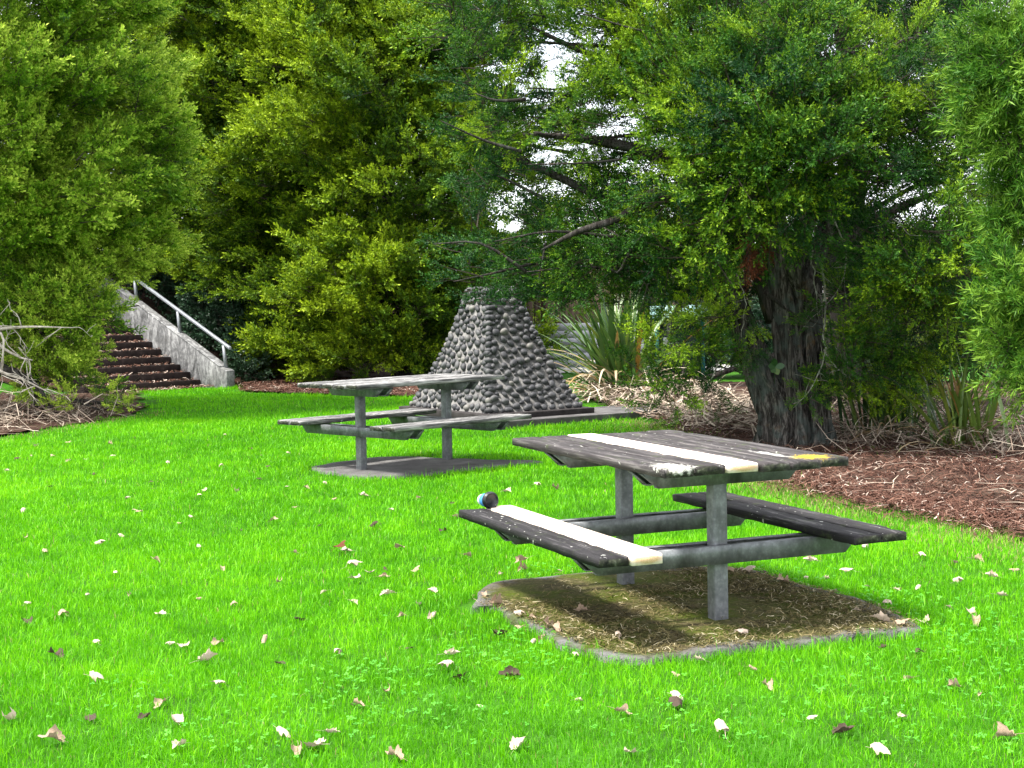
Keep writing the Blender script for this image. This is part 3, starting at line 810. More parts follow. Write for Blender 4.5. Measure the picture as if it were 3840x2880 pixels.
# ------------------------------------------------------------------ cobblestone pyramid
def monument():
    root = empty("stone_pyramid", (BC[0], BC[1], 0)); tag(root, "truncated pyramid of grey river cobbles set in mortar on a dark plinth", "stone monument")
    root.rotation_euler[2] = BA
    zb, zt = 0.15, 1.555; t1, t2 = 0.40, 0.46
    g = Geo(); g.prism([[-BW1 / 2 - PLW, -BW2 / 2 - PLW, z1 - 0.02], [BW1 / 2 + PLW, -BW2 / 2 - PLW, z1 - 0.02], [BW1 / 2 + PLW, BW2 / 2 + PLW, z1 - 0.02], [-BW1 / 2 - PLW, BW2 / 2 + PLW, z1 - 0.02]], (0, 0, zb - z1 + 0.02))
    bevel(g.build("plinth", M_CONC_D, root), 0.01)
    b = MB("mortar"); v = b.coord('Object'); n = b.noise(v, 10, 6, 0.7); n2 = b.noise(v, 60, 3)
    mm = b.done(b.ramp(n, [(0.3, (0.09, 0.086, 0.083)), (0.6, (0.20, 0.193, 0.188)), (0.8, (0.34, 0.333, 0.325))]), 0.95, b.bump(n2, 0.8, 0.01), spec=0.15)
    b = MB("river_cobble"); v = b.coord('Object'); n = b.noise(v, 22, 5, 0.7); t = b.attr('tint')
    c = b.ramp(t, [(0.0, (0.026, 0.027, 0.030)), (0.5, (0.056, 0.056, 0.062)), (0.85, (0.095, 0.094, 0.096)), (1.0, (0.16, 0.152, 0.14))])
    c = b.mix(b.rng(n, 0.55, 0.75, 0, 0.5), c, (0.2, 0.2, 0.2))
    mc = b.done(c, 0.6, b.bump(b.noise(v, 70, 3), 0.3, 0.004), spec=0.3)
    # tapering shaft, sides slightly hollow as in the photograph
    def half(f):                       # f 0 bottom .. 1 top
        e = 1 - f - 0.10 * math.sin(math.pi * f)
        return t1 / 2 + (BW1 - t1) / 2 * e, t2 / 2 + (BW2 - t2) / 2 * e
    lv = np.linspace(0, 1, 25); V = []
    for f in lv:
        h1, h2 = half(f); z = zb - 0.005 + (zt - zb) * f
        V += [[-h1, -h2, z], [h1, -h2, z], [h1, h2, z], [-h1, h2, z]]
    q = [[i * 4 + j, i * 4 + (j + 1) % 4, (i + 1) * 4 + (j + 1) % 4, (i + 1) * 4 + j] for i in range(24) for j in range(4)]
    q.append([96, 97, 98, 99])
    g = Geo(); g.add(V, q); g.build("mortar_core", mm, root)
    # cobbles
    import bmesh
    bm = bmesh.new(); bmesh.ops.create_icosphere(bm, subdivisions=2, radius=1)
    sv = np.array([v_.co[:] for v_ in bm.verts]); st = np.array([[v_.index for v_ in f.verts] for f in bm.faces]); bm.free()
    g = Geo(); rs = np.random.default_rng(5)
    def put(c, nrm, along, r, flat, el):
        nrm = nrm / np.linalg.norm(nrm); a = along - nrm * (along @ nrm); a /= np.linalg.norm(a); b_ = np.cross(nrm, a)
        k = rs.uniform(0, 6.28, 3); w = 1 + 0.10 * np.sin(sv @ rs.normal(0, 1.6, 3) + k[0]) + 0.06 * np.sin(sv @ rs.normal(0, 3, 3) + k[1])
        s = sv * w[:, None]
        p = np.outer(s[:, 0] * r * el, a) + np.outer(s[:, 1] * r / el, b_) + np.outer(s[:, 2] * r * flat, nrm)
        g.add(c + p, t=st, a=np.clip(rs.normal(0.5, 0.23), 0, 1))
    for side in range(4):
        # faces: 0 = -e2 (right one in view), 3 = -e1 (left one in view)
        got = []; tries = 7000 if side in (0, 3) else 2500
        for k in range(tries):
            f = 1 - math.sqrt(rs.random()) if rs.random() < 0.8 else rs.random()
            f = min(max(f, 0.015), 0.975); h1, h2 = half(f); z = zb + (zt - zb) * f; hw = (h1 if side in (0, 2) else h2) - 0.025
            r = 0.046 - 0.020 * min(1, k / (tries * 0.55)) + rs.normal(0, 0.003); x = rs.uniform(-hw, hw); el = rs.uniform(1.0, 1.45)
            if any((abs(x - q[0]) / 1.12) ** 2 + (abs(z - q[1]) * 1.06) ** 2 < (0.98 * (r + q[2])) ** 2 for q in got): continue
            got.append((x, z, r))
            h1b, h2b = half(min(1, f + 0.02)); slope1 = (h1 - h1b) / (0.02 * (zt - zb)); slope2 = (h2 - h2b) / (0.02 * (zt - zb))
            if side == 0: c = np.array([x, -h2, z]); nr = np.array([0, -1, slope2])
            elif side == 2: c = np.array([x, h2, z]); nr = np.array([0, 1, slope2])
            elif side == 3: c = np.array([-h1, x, z]); nr = np.array([-1, 0, slope1])
            else: c = np.array([h1, x, z]); nr = np.array([1, 0, slope1])
            al = np.array([nr[1], -nr[0], 0]); al = al / np.linalg.norm(al) + np.array([0, 0, rs.normal(0, 0.35) if rs.random() < 0.8 else rs.normal(0, 2)])
            put(c + nr / np.linalg.norm(nr) * 0.004, nr, al, r, rs.uniform(0.65, 0.95), el ** 0.7)
    # corner stones
    for sx, sy in ((-1, -1), (1, -1), (1, 1), (-1, 1)):
        z = zb + 0.03
        while z < zt - 0.02:
            f = (z - zb) / (zt - zb); h1, h2 = half(f); r = rs.uniform(0.030, 0.044)
            put(np.array([sx * (h1 - 0.008), sy * (h2 - 0.008), z]), np.array([sx, sy, 0.4]), np.array([sx, -sy, 0.0]), r, 0.9, rs.uniform(1.0, 1.4))
            z += r * rs.uniform(1.35, 1.7)
    # flat stones round the rim
    for i in range(22):
        a = rs.uniform(-1, 1); sd = rs.integers(0, 4)
        c = [(a * t1 / 2, -t2 / 2, zt), (a * t1 / 2, t2 / 2, zt), (-t1 / 2, a * t2 / 2, zt), (t1 / 2, a * t2 / 2, zt)][sd]
        put(np.array(c) * np.array([0.93, 0.93, 1]) + [0, 0, -0.004], np.array([0, 0, 1.]), np.array([1., rs.normal(), 0]), rs.uniform(0.04, 0.055), 0.45, rs.uniform(1.0, 1.4))
    g.build("cobbles", mc, root, smooth=True, attr='tint')


monument()

# ------------------------------------------------------------------ stairs, side wall, handrail
def s3(s, w, z): p = STAIR0 + SDIR * s + SWID * w; return [p[0], p[1], z]


g = Geo()
for i in range(13):
    for_w = 2.3; z0 = RISE * i - 0.3; zt = RISE * (i + 1)
    j = RNG.normal(0, 0.006, 3)
    g.prism([s3(TREAD * i + j[0], -for_w, z0 if i else -0.1), s3(TREAD * i + j[0], -0.003, z0 if i else -0.1), s3(TREAD * i + j[0], -0.003, zt + j[1] * 0.5), s3(TREAD * i + j[0], -for_w, zt + j[2] * 0.5)],
            (SDIR[0] * (TREAD + 0.1), SDIR[1] * (TREAD + 0.1), 0))
st = g.build("concrete_stair", M_STEP); bevel(st, 0.012)
tag(st, "dark concrete steps with leaf litter climbing the bank beside the shrub", "stairs")
def wtop(s): return 0.606 + RISE / TREAD * s


wr = empty("stair_wall", (STAIR0[0], STAIR0[1], 0)); tag(wr, "stained pale concrete side wall sloping up beside the steps", "wall")
g = Geo(); tk = 0.17
def loc(p): return [p[0] - STAIR0[0], p[1] - STAIR0[1], p[2]]


ss = np.linspace(-0.75, 3.5, 12)
for a, b_ in zip(ss[:-1], ss[1:]):
    pass
g.prism([loc(s3(-0.75, 0, -0.1)), loc(s3(3.6, 0, -0.1)), loc(s3(3.6, 0, wtop(3.6))), loc(s3(-0.55, 0, wtop(-0.55))), loc(s3(-0.75, 0, 0.30))], (SWID[0] * tk, SWID[1] * tk, 0))
bevel(g.build("wall_body", M_CWALL, wr), 0.012)
g = Geo()
g.prism([loc(s3(-0.56, -0.006, wtop(-0.56) + 0.001)), loc(s3(3.6, -0.006, wtop(3.6) + 0.001)), loc(s3(3.6, -0.006, wtop(3.6) + 0.022)), loc(s3(-0.56, -0.006, wtop(-0.56) + 0.022))], (SWID[0] * (tk + 0.012), SWID[1] * (tk + 0.012), 0))
bevel(g.build("wall_coping", M_CWALL, wr), 0.006)
hr = empty("handrail", (STAIR0[0], STAIR0[1], 0)); tag(hr, "grey steel handrail on three posts along the stair wall", "handrail")
for s in (-0.60, 0.72, 2.05):
    g = Geo(); zt = wtop(s) + 0.39
    p0 = np.array(loc(s3(s, tk * 0.62, wtop(s) + 0.0))); p1 = np.array(loc(s3(s + 0.05, tk * 0.62, zt)))
    u = np.array([SDIR[0], SDIR[1], 0]) * 0.024; w = np.array([SWID[0], SWID[1], 0]) * 0.022
    g.prism([p0 - u - w, p0 + u - w, p0 + u + w, p0 - u + w], p1 - p0)
    g.build("rail_post", M_RAIL, hr)
g = Geo(); a = np.array(loc(s3(-0.74, tk * 0.62, wtop(-0.74) + 0.40))); b_ = np.array(loc(s3(2.12, tk * 0.62, wtop(2.12) + 0.40)))
w = np.array([SWID[0], SWID[1], 0]) * 0.028; h_ = np.array([0, 0, 0.025])
g.prism([a - w - h_, a + w - h_, a + w + h_, a - w + h_], b_ - a)
bevel(g.build("rail", M_RAIL, hr), 0.008)
# leaf litter on the treads
x = []; y = []; z = []
for i in range(9):
    n_ = 230; s = TREAD * i + RNG.uniform(0.0, TREAD - 0.02, n_) ** 1.0; w = RNG.uniform(-2.2, -0.02, n_)
    p = STAIR0 + np.outer(s, SDIR) + np.outer(w, SWID); x.append(p[:, 0]); y.append(p[:, 1]); z.append(RISE * (i + 1) + RNG.uniform(0.004, 0.03, n_) - terrain(p[:, 0], p[:, 1]))
n_ = 500; s = RNG.uniform(-0.4, 0, n_); w = RNG.uniform(-2.0, 0, n_); p = STAIR0 + np.outer(s, SDIR) + np.outer(w, SWID); x.append(p[:, 0]); y.append(p[:, 1]); z.append(RNG.uniform(0.02, 0.05, n_))
x = np.concatenate(x); y = np.concatenate(y); z = np.concatenate(z)
strips("leaf_litter", x, y, z, RNG.uniform(0.03, 0.12, len(x)), RNG.uniform(0.006, 0.02, len(x)), M_NEEDLE, "brown leaf litter lying on the concrete steps", "litter", np.clip(RNG.normal(0.7, 0.28, len(x)), 0, 1))

# ------------------------------------------------------------------ fence, grey wall, notice shelter in the distance
b = MB("fence_board"); v = b.coord('Object', (7, 1, 0.4)); n = b.noise(v, 3, 5, 0.6)
M_FENCE = b.done(b.ramp(n, [(0.3, (0.045, 0.03, 0.022)), (0.7, (0.12, 0.085, 0.06))]), 0.9)
fr = empty("board_fence", (0.5, 31.2, 0)); tag(fr, "brown vertical board fence above the grey wall, behind the pyramid", "fence")
g = Geo(); x = -1.6
while x < 7.5:
    w = RNG.uniform(0.13, 0.16); g.box((x + w / 2, 0, 1.02 + RNG.normal(0, 0.01)), (w - 0.008, 0.02, 2.0)); x += w
g.build("board_panel", M_FENCE, fr)
for k in range(6):
    g = Geo(); g.box((-1.5 + k * 1.75, -0.075, 1.05), (0.11, 0.12, 2.1)); g.build("fence_post", M_FENCE, fr)
wl = Geo()
b = MB("grey_block"); v = b.coord('Object', (1, 1, 1)); n = b.noise(v, 5, 5)
M_BLOCK = b.done(b.ramp(n, [(0.3, (0.24, 0.245, 0.27)), (0.7, (0.36, 0.365, 0.4))]), 0.9)
for k in range(6):
    wl.box((0, 0, 0.075 + 0.15 * k), (2.5, 0.112, 0.147))
wl.box((0, 0.02, 0.45), (2.48, 0.1, 0.9))
o = wl.build("block_wall", M_BLOCK); o.location = (1.45, 30.9, 0); tag(o, "low grey block wall along the pale driveway below the fence", "wall")

M_TEAL = MB("teal_paint"); M_TEAL = M_TEAL.done((0.02, 0.12, 0.12), 0.5)
b = MB("teal_roof"); v = b.coord('Object'); n = b.noise(v, 6, 4); M_TROOF = b.done(b.ramp(n, [(0.3, (0.16, 0.32, 0.31)), (0.7, (0.36, 0.5, 0.48))]), 0.45)
b = MB("notice_paper"); M_PAPER = b.done((0.75, 0.77, 0.8), 0.6)
b = MB("notice_panel"); M_PANEL = b.done((0.012, 0.03, 0.036), 0.5)
kc = P(1468, 690, 24.0)
ks = empty("notice_shelter", (kc[0], 24.0, 0)); tag(ks, "small teal roofed notice shelter seen through the branches behind the flax", "shelter")
for sx in (-0.36, 0.36):
    g = Geo(); g.box((sx, 0, 0.52), (0.06, 0.06, 1.06)); g.build("post", M_TEAL, ks)
g = Geo(); g.box((0, 0.02, 0.55), (0.655, 0.03, 0.8)); g.build("panel", M_PANEL, ks)
g = Geo(); g.box((-0.21, -0.002, 0.70), (0.10, 0.006, 0.13)); g.build("notice", M_PAPER, ks)
g = Geo(); g.prism([[-0.46, -0.32, 1.07], [-0.46, 0.0, 1.26], [-0.46, 0.32, 1.07], [-0.46, 0.32, 1.05], [-0.46, 0.0, 1.235], [-0.46, -0.32, 1.05]][:3], (0.92, 0, 0))
for k in range(16):
    g.box((-0.43 + k * 0.0573, -0.165, 1.172), (0.014, 0.372, 0.012), [[1, 0, 0], [0, math.cos(0.536), -math.sin(0.536)], [0, math.sin(0.536), math.cos(0.536)]])
g.build("roof", M_TROOF, ks)

# ------------------------------------------------------------------ foliage
def make_bough(seed, length=0.6, ntw=15, nlf=10, leaf=0.04, aspect=0.36, droop=0.12, twl=0.24, flat=0.6, upturn=0.12, curl=0.5):
    """one leafy bough along +x. returns quads (n,4,3) and per-quad tint offset (wood = -9)"""
    rs = np.random.default_rng(seed); Q = []; A = []
    def axis(t): return np.array([t * length, 0.03 * math.sin(3 * t + seed), -droop * length * t * t + upturn * length * t ** 4])
    def leafq(p, d, ln, a):
        d = d / (np.linalg.norm(d) + 1e-9); s = np.cross(d, rs.normal(0, 1, 3)); s /= np.linalg.norm(s) + 1e-9
        w = ln * aspect / 2; nrm = np.cross(d, s)
        Q.append([p, p + d * ln * 0.45 + s * w + nrm * ln * 0.04, p + d * ln - nrm * ln * 0.08 * curl, p + d * ln * 0.45 - s * w + nrm * ln * 0.04]); A.append(a)
    for k in range(5):
        a, b_ = axis(k / 5), axis((k + 1) / 5); wv = 0.007 * (1 - k / 6)
        for s in (np.array([0, wv, 0]), np.array([0, 0, wv])):
            Q.append([a - s, a + s, b_ + s * 0.8, b_ - s * 0.8]); A.append(-9)
    for i in range(ntw):
        t = 0.12 + 0.88 * (i + rs.random()) / ntw; p0 = axis(min(t, 1))
        ph = rs.uniform(0, 2 * np.pi); lat = np.array([0, math.cos(ph), math.sin(ph) * flat + 0.22]); lat /= np.linalg.norm(lat)
        an = rs.uniform(0.5, 0.95) * (1 - 0.4 * t); d = np.array([math.cos(an), 0, 0]) + lat * math.sin(an); d /= np.linalg.norm(d)
        ln = twl * (1 - 0.5 * t) * rs.uniform(0.7, 1.25) + 0.05
        for j in range(nlf):
            s = 0.15 + 0.85 * (j + rs.random()) / nlf; p = p0 + d * ln * s + np.array([0, 0, 0.05 * ln * s * s])
            r = rs.normal(0, 1, 3); r -= d * (r @ d); r /= np.linalg.norm(r) + 1e-9
            leafq(p, d * rs.uniform(0.4, 1.1) + r, leaf * rs.uniform(0.7, 1.25) * (1 - 0.25 * s), 0.34 * s * (0.35 + 0.65 * t) + 0.10 * s - 0.20)  # paler towards the tips: young growth, with lit tips put into the tint
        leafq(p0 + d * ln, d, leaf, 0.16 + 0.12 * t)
    return np.array(Q), np.array(A)


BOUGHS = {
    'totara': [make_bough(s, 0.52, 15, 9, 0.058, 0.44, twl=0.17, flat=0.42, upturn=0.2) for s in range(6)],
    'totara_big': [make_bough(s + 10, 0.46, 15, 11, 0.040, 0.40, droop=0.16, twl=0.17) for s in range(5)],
    'dense': [make_bough(s + 20, 0.55, 12, 8, 0.085, 0.50) for s in range(3)],
    'willow': [make_bough(s + 30, 0.70, 12, 9, 0.115, 0.24, droop=0.35, twl=0.24, upturn=0.0) for s in range(3)],
    'long': [make_bough(s + 40, 0.50, 13, 9, 0.10, 0.13, droop=0.25, twl=0.16, upturn=0.2) for s in range(4)],
    'round': [make_bough(s + 50, 0.42, 11, 8, 0.06, 0.66, droop=0.1, twl=0.2) for s in range(3)],
    'fine': [make_bough(s + 60, 0.7, 16, 9, 0.07, 0.2, droop=0.22, twl=0.28) for s in range(3)],
}

# openings in the canopy where the sky shows, as (x, y, rx, ry) of survey pixels
GAPS = [(1200, 85, 34, 32), (1097, 153, 42, 22), (1217, 147, 24, 18), (1160, 192, 46, 18), (1287, 210, 20, 14), (1187, 328, 36, 36), (1317, 308, 52, 20), (1416, 360, 30, 34),
        (1228, 405, 34, 18), (1100, 455, 44, 46), (1832, 80, 62, 30), (1960, 153, 30, 22), (1858, 270, 28, 18), (2125, 378, 34, 36), (1900, 443, 54, 20), (2008, 460, 50, 34),
        (2120, 48, 36, 30), (1340, 250, 16, 12), (1500, 60, 14, 12), (80, 16, 26, 20), (1650, 40, 16, 10), (1090, 60, 14, 10), (1760, 620, 20, 14), (1800, 650, 34, 14)]


def in_gap(pts, grow=1.0, add=10):
    x, y = to_px(pts); r = np.zeros(len(pts), bool)
    for gx, gy, rx, ry in GAPS:
        r |= ((x - gx) / (rx * grow + add)) ** 2 + ((y - gy) / (ry * grow + add)) ** 2 < 1
    return r


def boughs_mesh(name, kind, pos, dirs, scale, tint, mat, parent, roll_sd=0.5):
    """pos: bough roots, dirs: growing directions; builds ONE crown mesh"""
    T = BOUGHS[kind]; n_ = len(pos); which = RNG.integers(0, len(T), n_)
    dirs = dirs / (np.linalg.norm(dirs, axis=1, keepdims=True) + 1e-9)
    up = np.array([0, 0, 1.0]); side = np.cross(np.broadcast_to(up, dirs.shape), dirs); side /= np.linalg.norm(side, axis=1, keepdims=True) + 1e-6
    nz = np.cross(dirs, side)
    ro = RNG.normal(0, roll_sd, n_); c = np.cos(ro)[:, None]; s = np.sin(ro)[:, None]
    sd2 = side * c + nz * s; nz2 = nz * c - side * s
    VV = []; AA = []
    for k, (q, a) in enumerate(T):
        i = np.nonzero(which == k)[0]
        if not len(i): continue
        p = q.reshape(-1, 3)
        Rm = np.stack([dirs[i], sd2[i], nz2[i]], 2) * scale[i][:, None, None]
        w = np.einsum('nij,pj->npi', Rm, p) + pos[i][:, None, :]
        VV.append(w.reshape(-1, 3))
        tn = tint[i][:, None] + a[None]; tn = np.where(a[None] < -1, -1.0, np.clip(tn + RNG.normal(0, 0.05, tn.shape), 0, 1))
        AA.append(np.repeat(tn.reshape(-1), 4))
    V = np.vstack(VV); A = np.concatenate(AA); k = np.arange(len(V) // 4) * 4
    return np_mesh(name, V, [np.stack([k, k + 1, k + 2, k + 3], 1)], mat, parent, {'tint': A})


def lobes_to_boughs(lobes, dens, keep_gap=0.12, back=0.35, up=0.3, blen=0.5, zmin=0.05, sc=(0.7, 1.15), tb=0.45, tsd=0.14, spread=0.42, gap=True):
    """lobes (n,4): x,y,z,r. Boughs sit on the lobes' skins and grow outwards and a little upwards"""
    lobes = np.asarray(lobes, float); P_, D_, T_ = [], [], []
    for i, (x, y, z, r) in enumerate(lobes):
        n_ = max(4, int(dens * 4 * math.pi * r * r))
        d = RNG.normal(0, 1, (n_, 3)); d /= np.linalg.norm(d, axis=1, keepdims=True)
        rr = r * RNG.uniform(0.25, 1.0, n_)[:, None] ** 0.4
        p = np.array([x, y, z]) + d * rr * np.array([1, 1, 0.78])
        tocam = -p[:, :2] / np.linalg.norm(p[:, :2], axis=1, keepdims=True)
        front = (d[:, 0] * tocam[:, 0] + d[:, 1] * tocam[:, 1])
        k = (front > -0.25) | (RNG.random(n_) < back)
        k &= (d[:, 2] > -0.75) | (RNG.random(n_) < 0.4)
        dd = d + np.array([0, 0, up]) + RNG.normal(0, spread * 0.6, (n_, 3))
        dd /= np.linalg.norm(dd, axis=1, keepdims=True)
        lt = RNG.normal(tb, tsd)
        P_.append((p - dd * blen * 0.55)[k]); D_.append(dd[k]); T_.append((lt + RNG.normal(0, tsd * 0.7, n_))[k])
    pos = np.vstack(P_); dr = np.vstack(D_); tn = np.concatenate(T_)
    k = pos[:, 2] > zmin + terrain(pos[:, 0], pos[:, 1])
    if gap:
        k &= ~in_gap(pos + dr * blen * 0.5, 1.12) | (RNG.random(len(pos)) < keep_gap)
    pos, dr, tn = pos[k], dr[k], tn[k]
    return pos, dr, RNG.uniform(sc[0], sc[1], len(pos)), tn


def tufts_to_boughs(p, o, n_per, size, tint, up=0.28, spread=0.55, zmin=0.05, keep_gap=0.1, gap=True, back=0.25, blen=0.5):
    """each tuft is a spray of boughs fanning out from one twig"""
    tocam = -p[:, :2] / np.linalg.norm(p[:, :2], axis=1, keepdims=True); front = (o[:, :2] * tocam).sum(1)
    k = (front > -0.3) | (RNG.random(len(p)) < back); p, o, size, tint = p[k], o[k], size[k], tint[k]
    d = np.repeat(o, n_per, 0) + RNG.normal(0, spread, (len(p) * n_per, 3)) * np.array([1, 1, 0.6]) + np.array([0, 0, up]); d /= np.linalg.norm(d, axis=1, keepdims=True)
    sc = np.repeat(size, n_per) * RNG.uniform(0.65, 1.2, len(d)); P_ = np.repeat(p, n_per, 0) + RNG.normal(0, 0.07, d.shape) * np.repeat(size, n_per)[:, None]
    t = np.repeat(tint, n_per) + RNG.normal(0, 0.07, len(d))
    tip = P_ + d * (blen * sc)[:, None]
    k = tip[:, 2] > zmin + terrain(tip[:, 0], tip[:, 1])
    if gap: k &= ~in_gap(tip) | (RNG.random(len(d)) < keep_gap)
    return P_[k], d[k], sc[k], t[k]


def env_tufts(c, base, height, rad_fn, per_m2, seed, yscale=0.85, size=(0.7, 1.25), tb=0.5, tsd=0.2, freq=1.7, amp=0.78, inner=0.4):
    rs = np.random.default_rng(seed); n_ = int(per_m2 * height * 2 * math.pi * rad_fn(0.4))
    f = rs.random(n_); az = rs.uniform(0, 2 * math.pi, n_); R0 = np.array([rad_fn(q) for q in f])
    b1 = fbm(az * 1.9 * freq, f * height * freq * 1.25, seed, 2); R1 = R0 * (1.08 - amp + amp * 1.25 * b1)
    inn = rs.random(n_) < inner; R1 = np.where(inn, R0 * rs.uniform(0.3, 0.62, n_), R1 * rs.uniform(0.94, 1.06, n_))
    keep = inn | (rs.random(n_) < np.clip(0.1 + 2.4 * (b1 - 0.32), 0.04, 1))
    p = np.stack([c[0] + np.cos(az) * R1, c[1] + np.sin(az) * R1 * yscale, base + f * height], 1)
    o = np.stack([np.cos(az), np.sin(az), np.full(n_, 0.1)], 1)
    t = rs.normal(tb, tsd * 0.6, n_) + (fbm(az * 1.5, f * height * 0.6, seed + 5, 2) - 0.5) * tsd * 4
    return p[keep], o[keep], rs.uniform(*size, n_)[keep], t[keep]


def lobe_tufts(lobes, per_m2, size=(0.6, 1.0), tb=0.5, tsd=0.18, seed=0):
    rs = np.random.default_rng(seed); P_, O_, S_, T_ = [], [], [], []
    for x, y, z, r in lobes:
        n_ = max(5, int(per_m2 * 4 * math.pi * r * r)); d = rs.normal(0, 1, (n_, 3)); d /= np.linalg.norm(d, axis=1, keepdims=True)
        k = (d[:, 2] > -0.6) | (rs.random(n_) < 0.4); d = d[k]; n_ = len(d)
        rr = r * np.where(rs.random(n_) < 0.3, rs.uniform(0.2, 0.7, n_), rs.uniform(0.75, 1.0, n_)) * 0.8
        P_.append(np.array([x, y, z]) + d * rr[:, None] * np.array([1, 1, 0.8])); O_.append(d); S_.append(rs.uniform(*size, n_) * min(1, max(0.5, r / 0.4))); T_.append(rs.normal(tb, tsd) + rs.normal(0, tsd * 0.5, n_))
    return np.vstack(P_), np.vstack(O_), np.concatenate(S_), np.concatenate(T_)


def envelope_lobes(c, base, height, rad_fn, n_, r=(0.45, 0.85), seed=1, back=0.3, yscale=1.0):
    """lobes over the skin of a crown whose radius at height fraction f is rad_fn(f)"""
    rs = np.random.default_rng(seed); out = []
    tries = 0
    while len(out) < n_ and tries < n_ * 40:
        tries += 1
        f = rs.random(); az = rs.uniform(0, 2 * math.pi); R0 = rad_fn(f) * rs.uniform(0.72, 1.05)
        d = np.array([math.cos(az), math.sin(az)])
        if d[1] > 0.25 and rs.random() > back: continue
        rr = rs.uniform(*r) * (0.65 + 0.35 * min(1, rad_fn(f) / 1.5))
        p = np.array([c[0] + d[0] * R0, c[1] + d[1] * R0 * yscale, base + f * height])
        if any((p[0] - q[0]) ** 2 + (p[1] - q[1]) ** 2 + (p[2] - q[2]) ** 2 < (0.55 * (rr + q[3])) ** 2 for q in out): continue
        out.append([*p, rr])
    return out


def trunk_geo(base, top, r0, r1, seed, n_=14, seg=12, wob=0.1, flute=0.1):
    g = Geo(); rs = np.random.default_rng(seed)
    b_ = np.asarray(base, float); t_ = np.asarray(top, float)
    pts = smooth_pts([b_ + (t_ - b_) * k + np.r_[rs.normal(0, wob * (0 < k < 1), 2), 0] for k in np.linspace(0, 1, 5)], n_)
    g.tube(pts, np.linspace(r0, r1, n_), seg, flute=flute, fk=4, seed=seed)
    return g, pts


def limbs_to(g, pts, lobes, frac=0.8, r=0.035, seed=0, zfrac=(0.15, 0.95)):
    rs = np.random.default_rng(seed)
    for (x, y, z, rr) in lobes:
        if rs.random() > frac: continue
        e = np.array([x, y, z]); k = np.argmin(abs(pts[:, 2] - (z - 0.35 * np.hypot(x - pts[0][0], y - pts[0][1]))))
        s = pts[int(np.clip(k, 1, len(pts) - 2))]
        mid = s + (e - s) * 0.5 + rs.normal(0, 0.08, 3) + np.array([0, 0, 0.1])
        P_ = smooth_pts([s, mid, e], 7); L_ = np.linalg.norm(e - s)
        g.tube(P_, np.linspace(r * (0.6 + 0.25 * L_), r * 0.25, 7), 6)
    return g


def tree(name, label, cat, c, base_z, lobes, kind, mat, dens, trunk=(0.16, 0.04, 6.0), bark_m=None, group=None, lean=(0, 0), limb=0.6, bseed=0, tufts=None, nper=5, **kw):
    root = empty(name, (0, 0, 0)); tag(root, label, cat, group)
    z0 = float(terrain(c[0], c[1])) if base_z is None else base_z
    root.location = (c[0], c[1], z0); off = np.array([c[0], c[1], z0])
    g, pts = trunk_geo((0, 0, -0.1), (lean[0], lean[1], trunk[2]), trunk[0], trunk[1], bseed + 3)
    lo = np.asarray(lobes, float).copy(); lo[:, :3] -= off
    limbs_to(g, pts, lo, limb, seed=bseed)
    g.build("trunk", bark_m or M_BARK_D, root, smooth=True)
    pos, dr, sc, tn = tufts_to_boughs(*tufts[:2], nper, *tufts[2:], **kw) if tufts is not None else lobes_to_boughs(lobes, dens, **kw)
    boughs_mesh("crown", kind, pos - off, dr, sc, tn, mat, root)
    return root


# --- the big yellow-green tree in the middle
cA = (-2.05, 27.8)
rf = lambda f: 2.75 * (0.82 + 0.33 * math.sin(math.pi * min(1, f * 1.2))) * (1 - 0.42 * f ** 2.2)
lb = envelope_lobes(cA, 0.6, 7.5, lambda f: 0.6 * rf(f), 40, (0.3, 0.5), 3, yscale=0.8)
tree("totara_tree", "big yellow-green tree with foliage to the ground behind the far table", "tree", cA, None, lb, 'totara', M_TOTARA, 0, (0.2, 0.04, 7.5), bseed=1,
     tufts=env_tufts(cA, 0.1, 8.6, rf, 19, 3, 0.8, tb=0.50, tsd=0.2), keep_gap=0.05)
# --- olive tree over the top of the stairs
cB = (-4.95, 29.3)
rf = lambda f: 2.35 * (0.75 + 0.35 * math.sin(math.pi * f)) * (1 - 0.4 * f ** 2)
lb = envelope_lobes(cB, 2.4, 6.2, lambda f: 0.6 * rf(f), 30, (0.3, 0.5), 7, yscale=0.8)
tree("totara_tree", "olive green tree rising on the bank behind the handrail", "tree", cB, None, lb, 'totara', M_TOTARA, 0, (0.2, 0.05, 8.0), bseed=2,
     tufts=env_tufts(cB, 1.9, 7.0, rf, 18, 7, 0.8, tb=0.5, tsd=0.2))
# --- lime tree at the left edge
cC = (-7.3, 20.6)
rf = lambda f: 2.75 * (0.62 + 0.45 * math.sin(math.pi * min(1, f * 1.05))) * (1 - 0.22 * f ** 2)
lb = envelope_lobes(cC, 2.2, 4.6, lambda f: 0.6 * rf(f), 36, (0.3, 0.5), 13, yscale=0.85)
left = tree("lime_conifer", "tall lime-green tree at the left edge above the shrub", "tree", cC, 0.0, lb, 'totara', M_TOTARA_L, 0, (0.2, 0.06, 6.6), bseed=3,
            tufts=[np.concatenate(q) for q in zip(env_tufts(cC, 2.2, 5.4, rf, 26, 13, 0.85, (0.6, 1.1), tb=0.68, tsd=0.2, freq=1.3),
                                                    lobe_tufts([[*P(x_, y_, Y_), r] for x_, y_, Y_, r in ((235, 560, 20.6, .4), (265, 590, 20.8, .26), (215, 600, 20.6, .3), (280, 545, 21, .3), (180, 560, 20.4, .4), (310, 520, 21.2, .35), (340, 470, 21.4, .4), (250, 500, 20.8, .5), (330, 400, 21.2, .45), (340, 330, 21.2, .45))], 11, (0.55, 0.9), 0.68, 0.18, 3))])
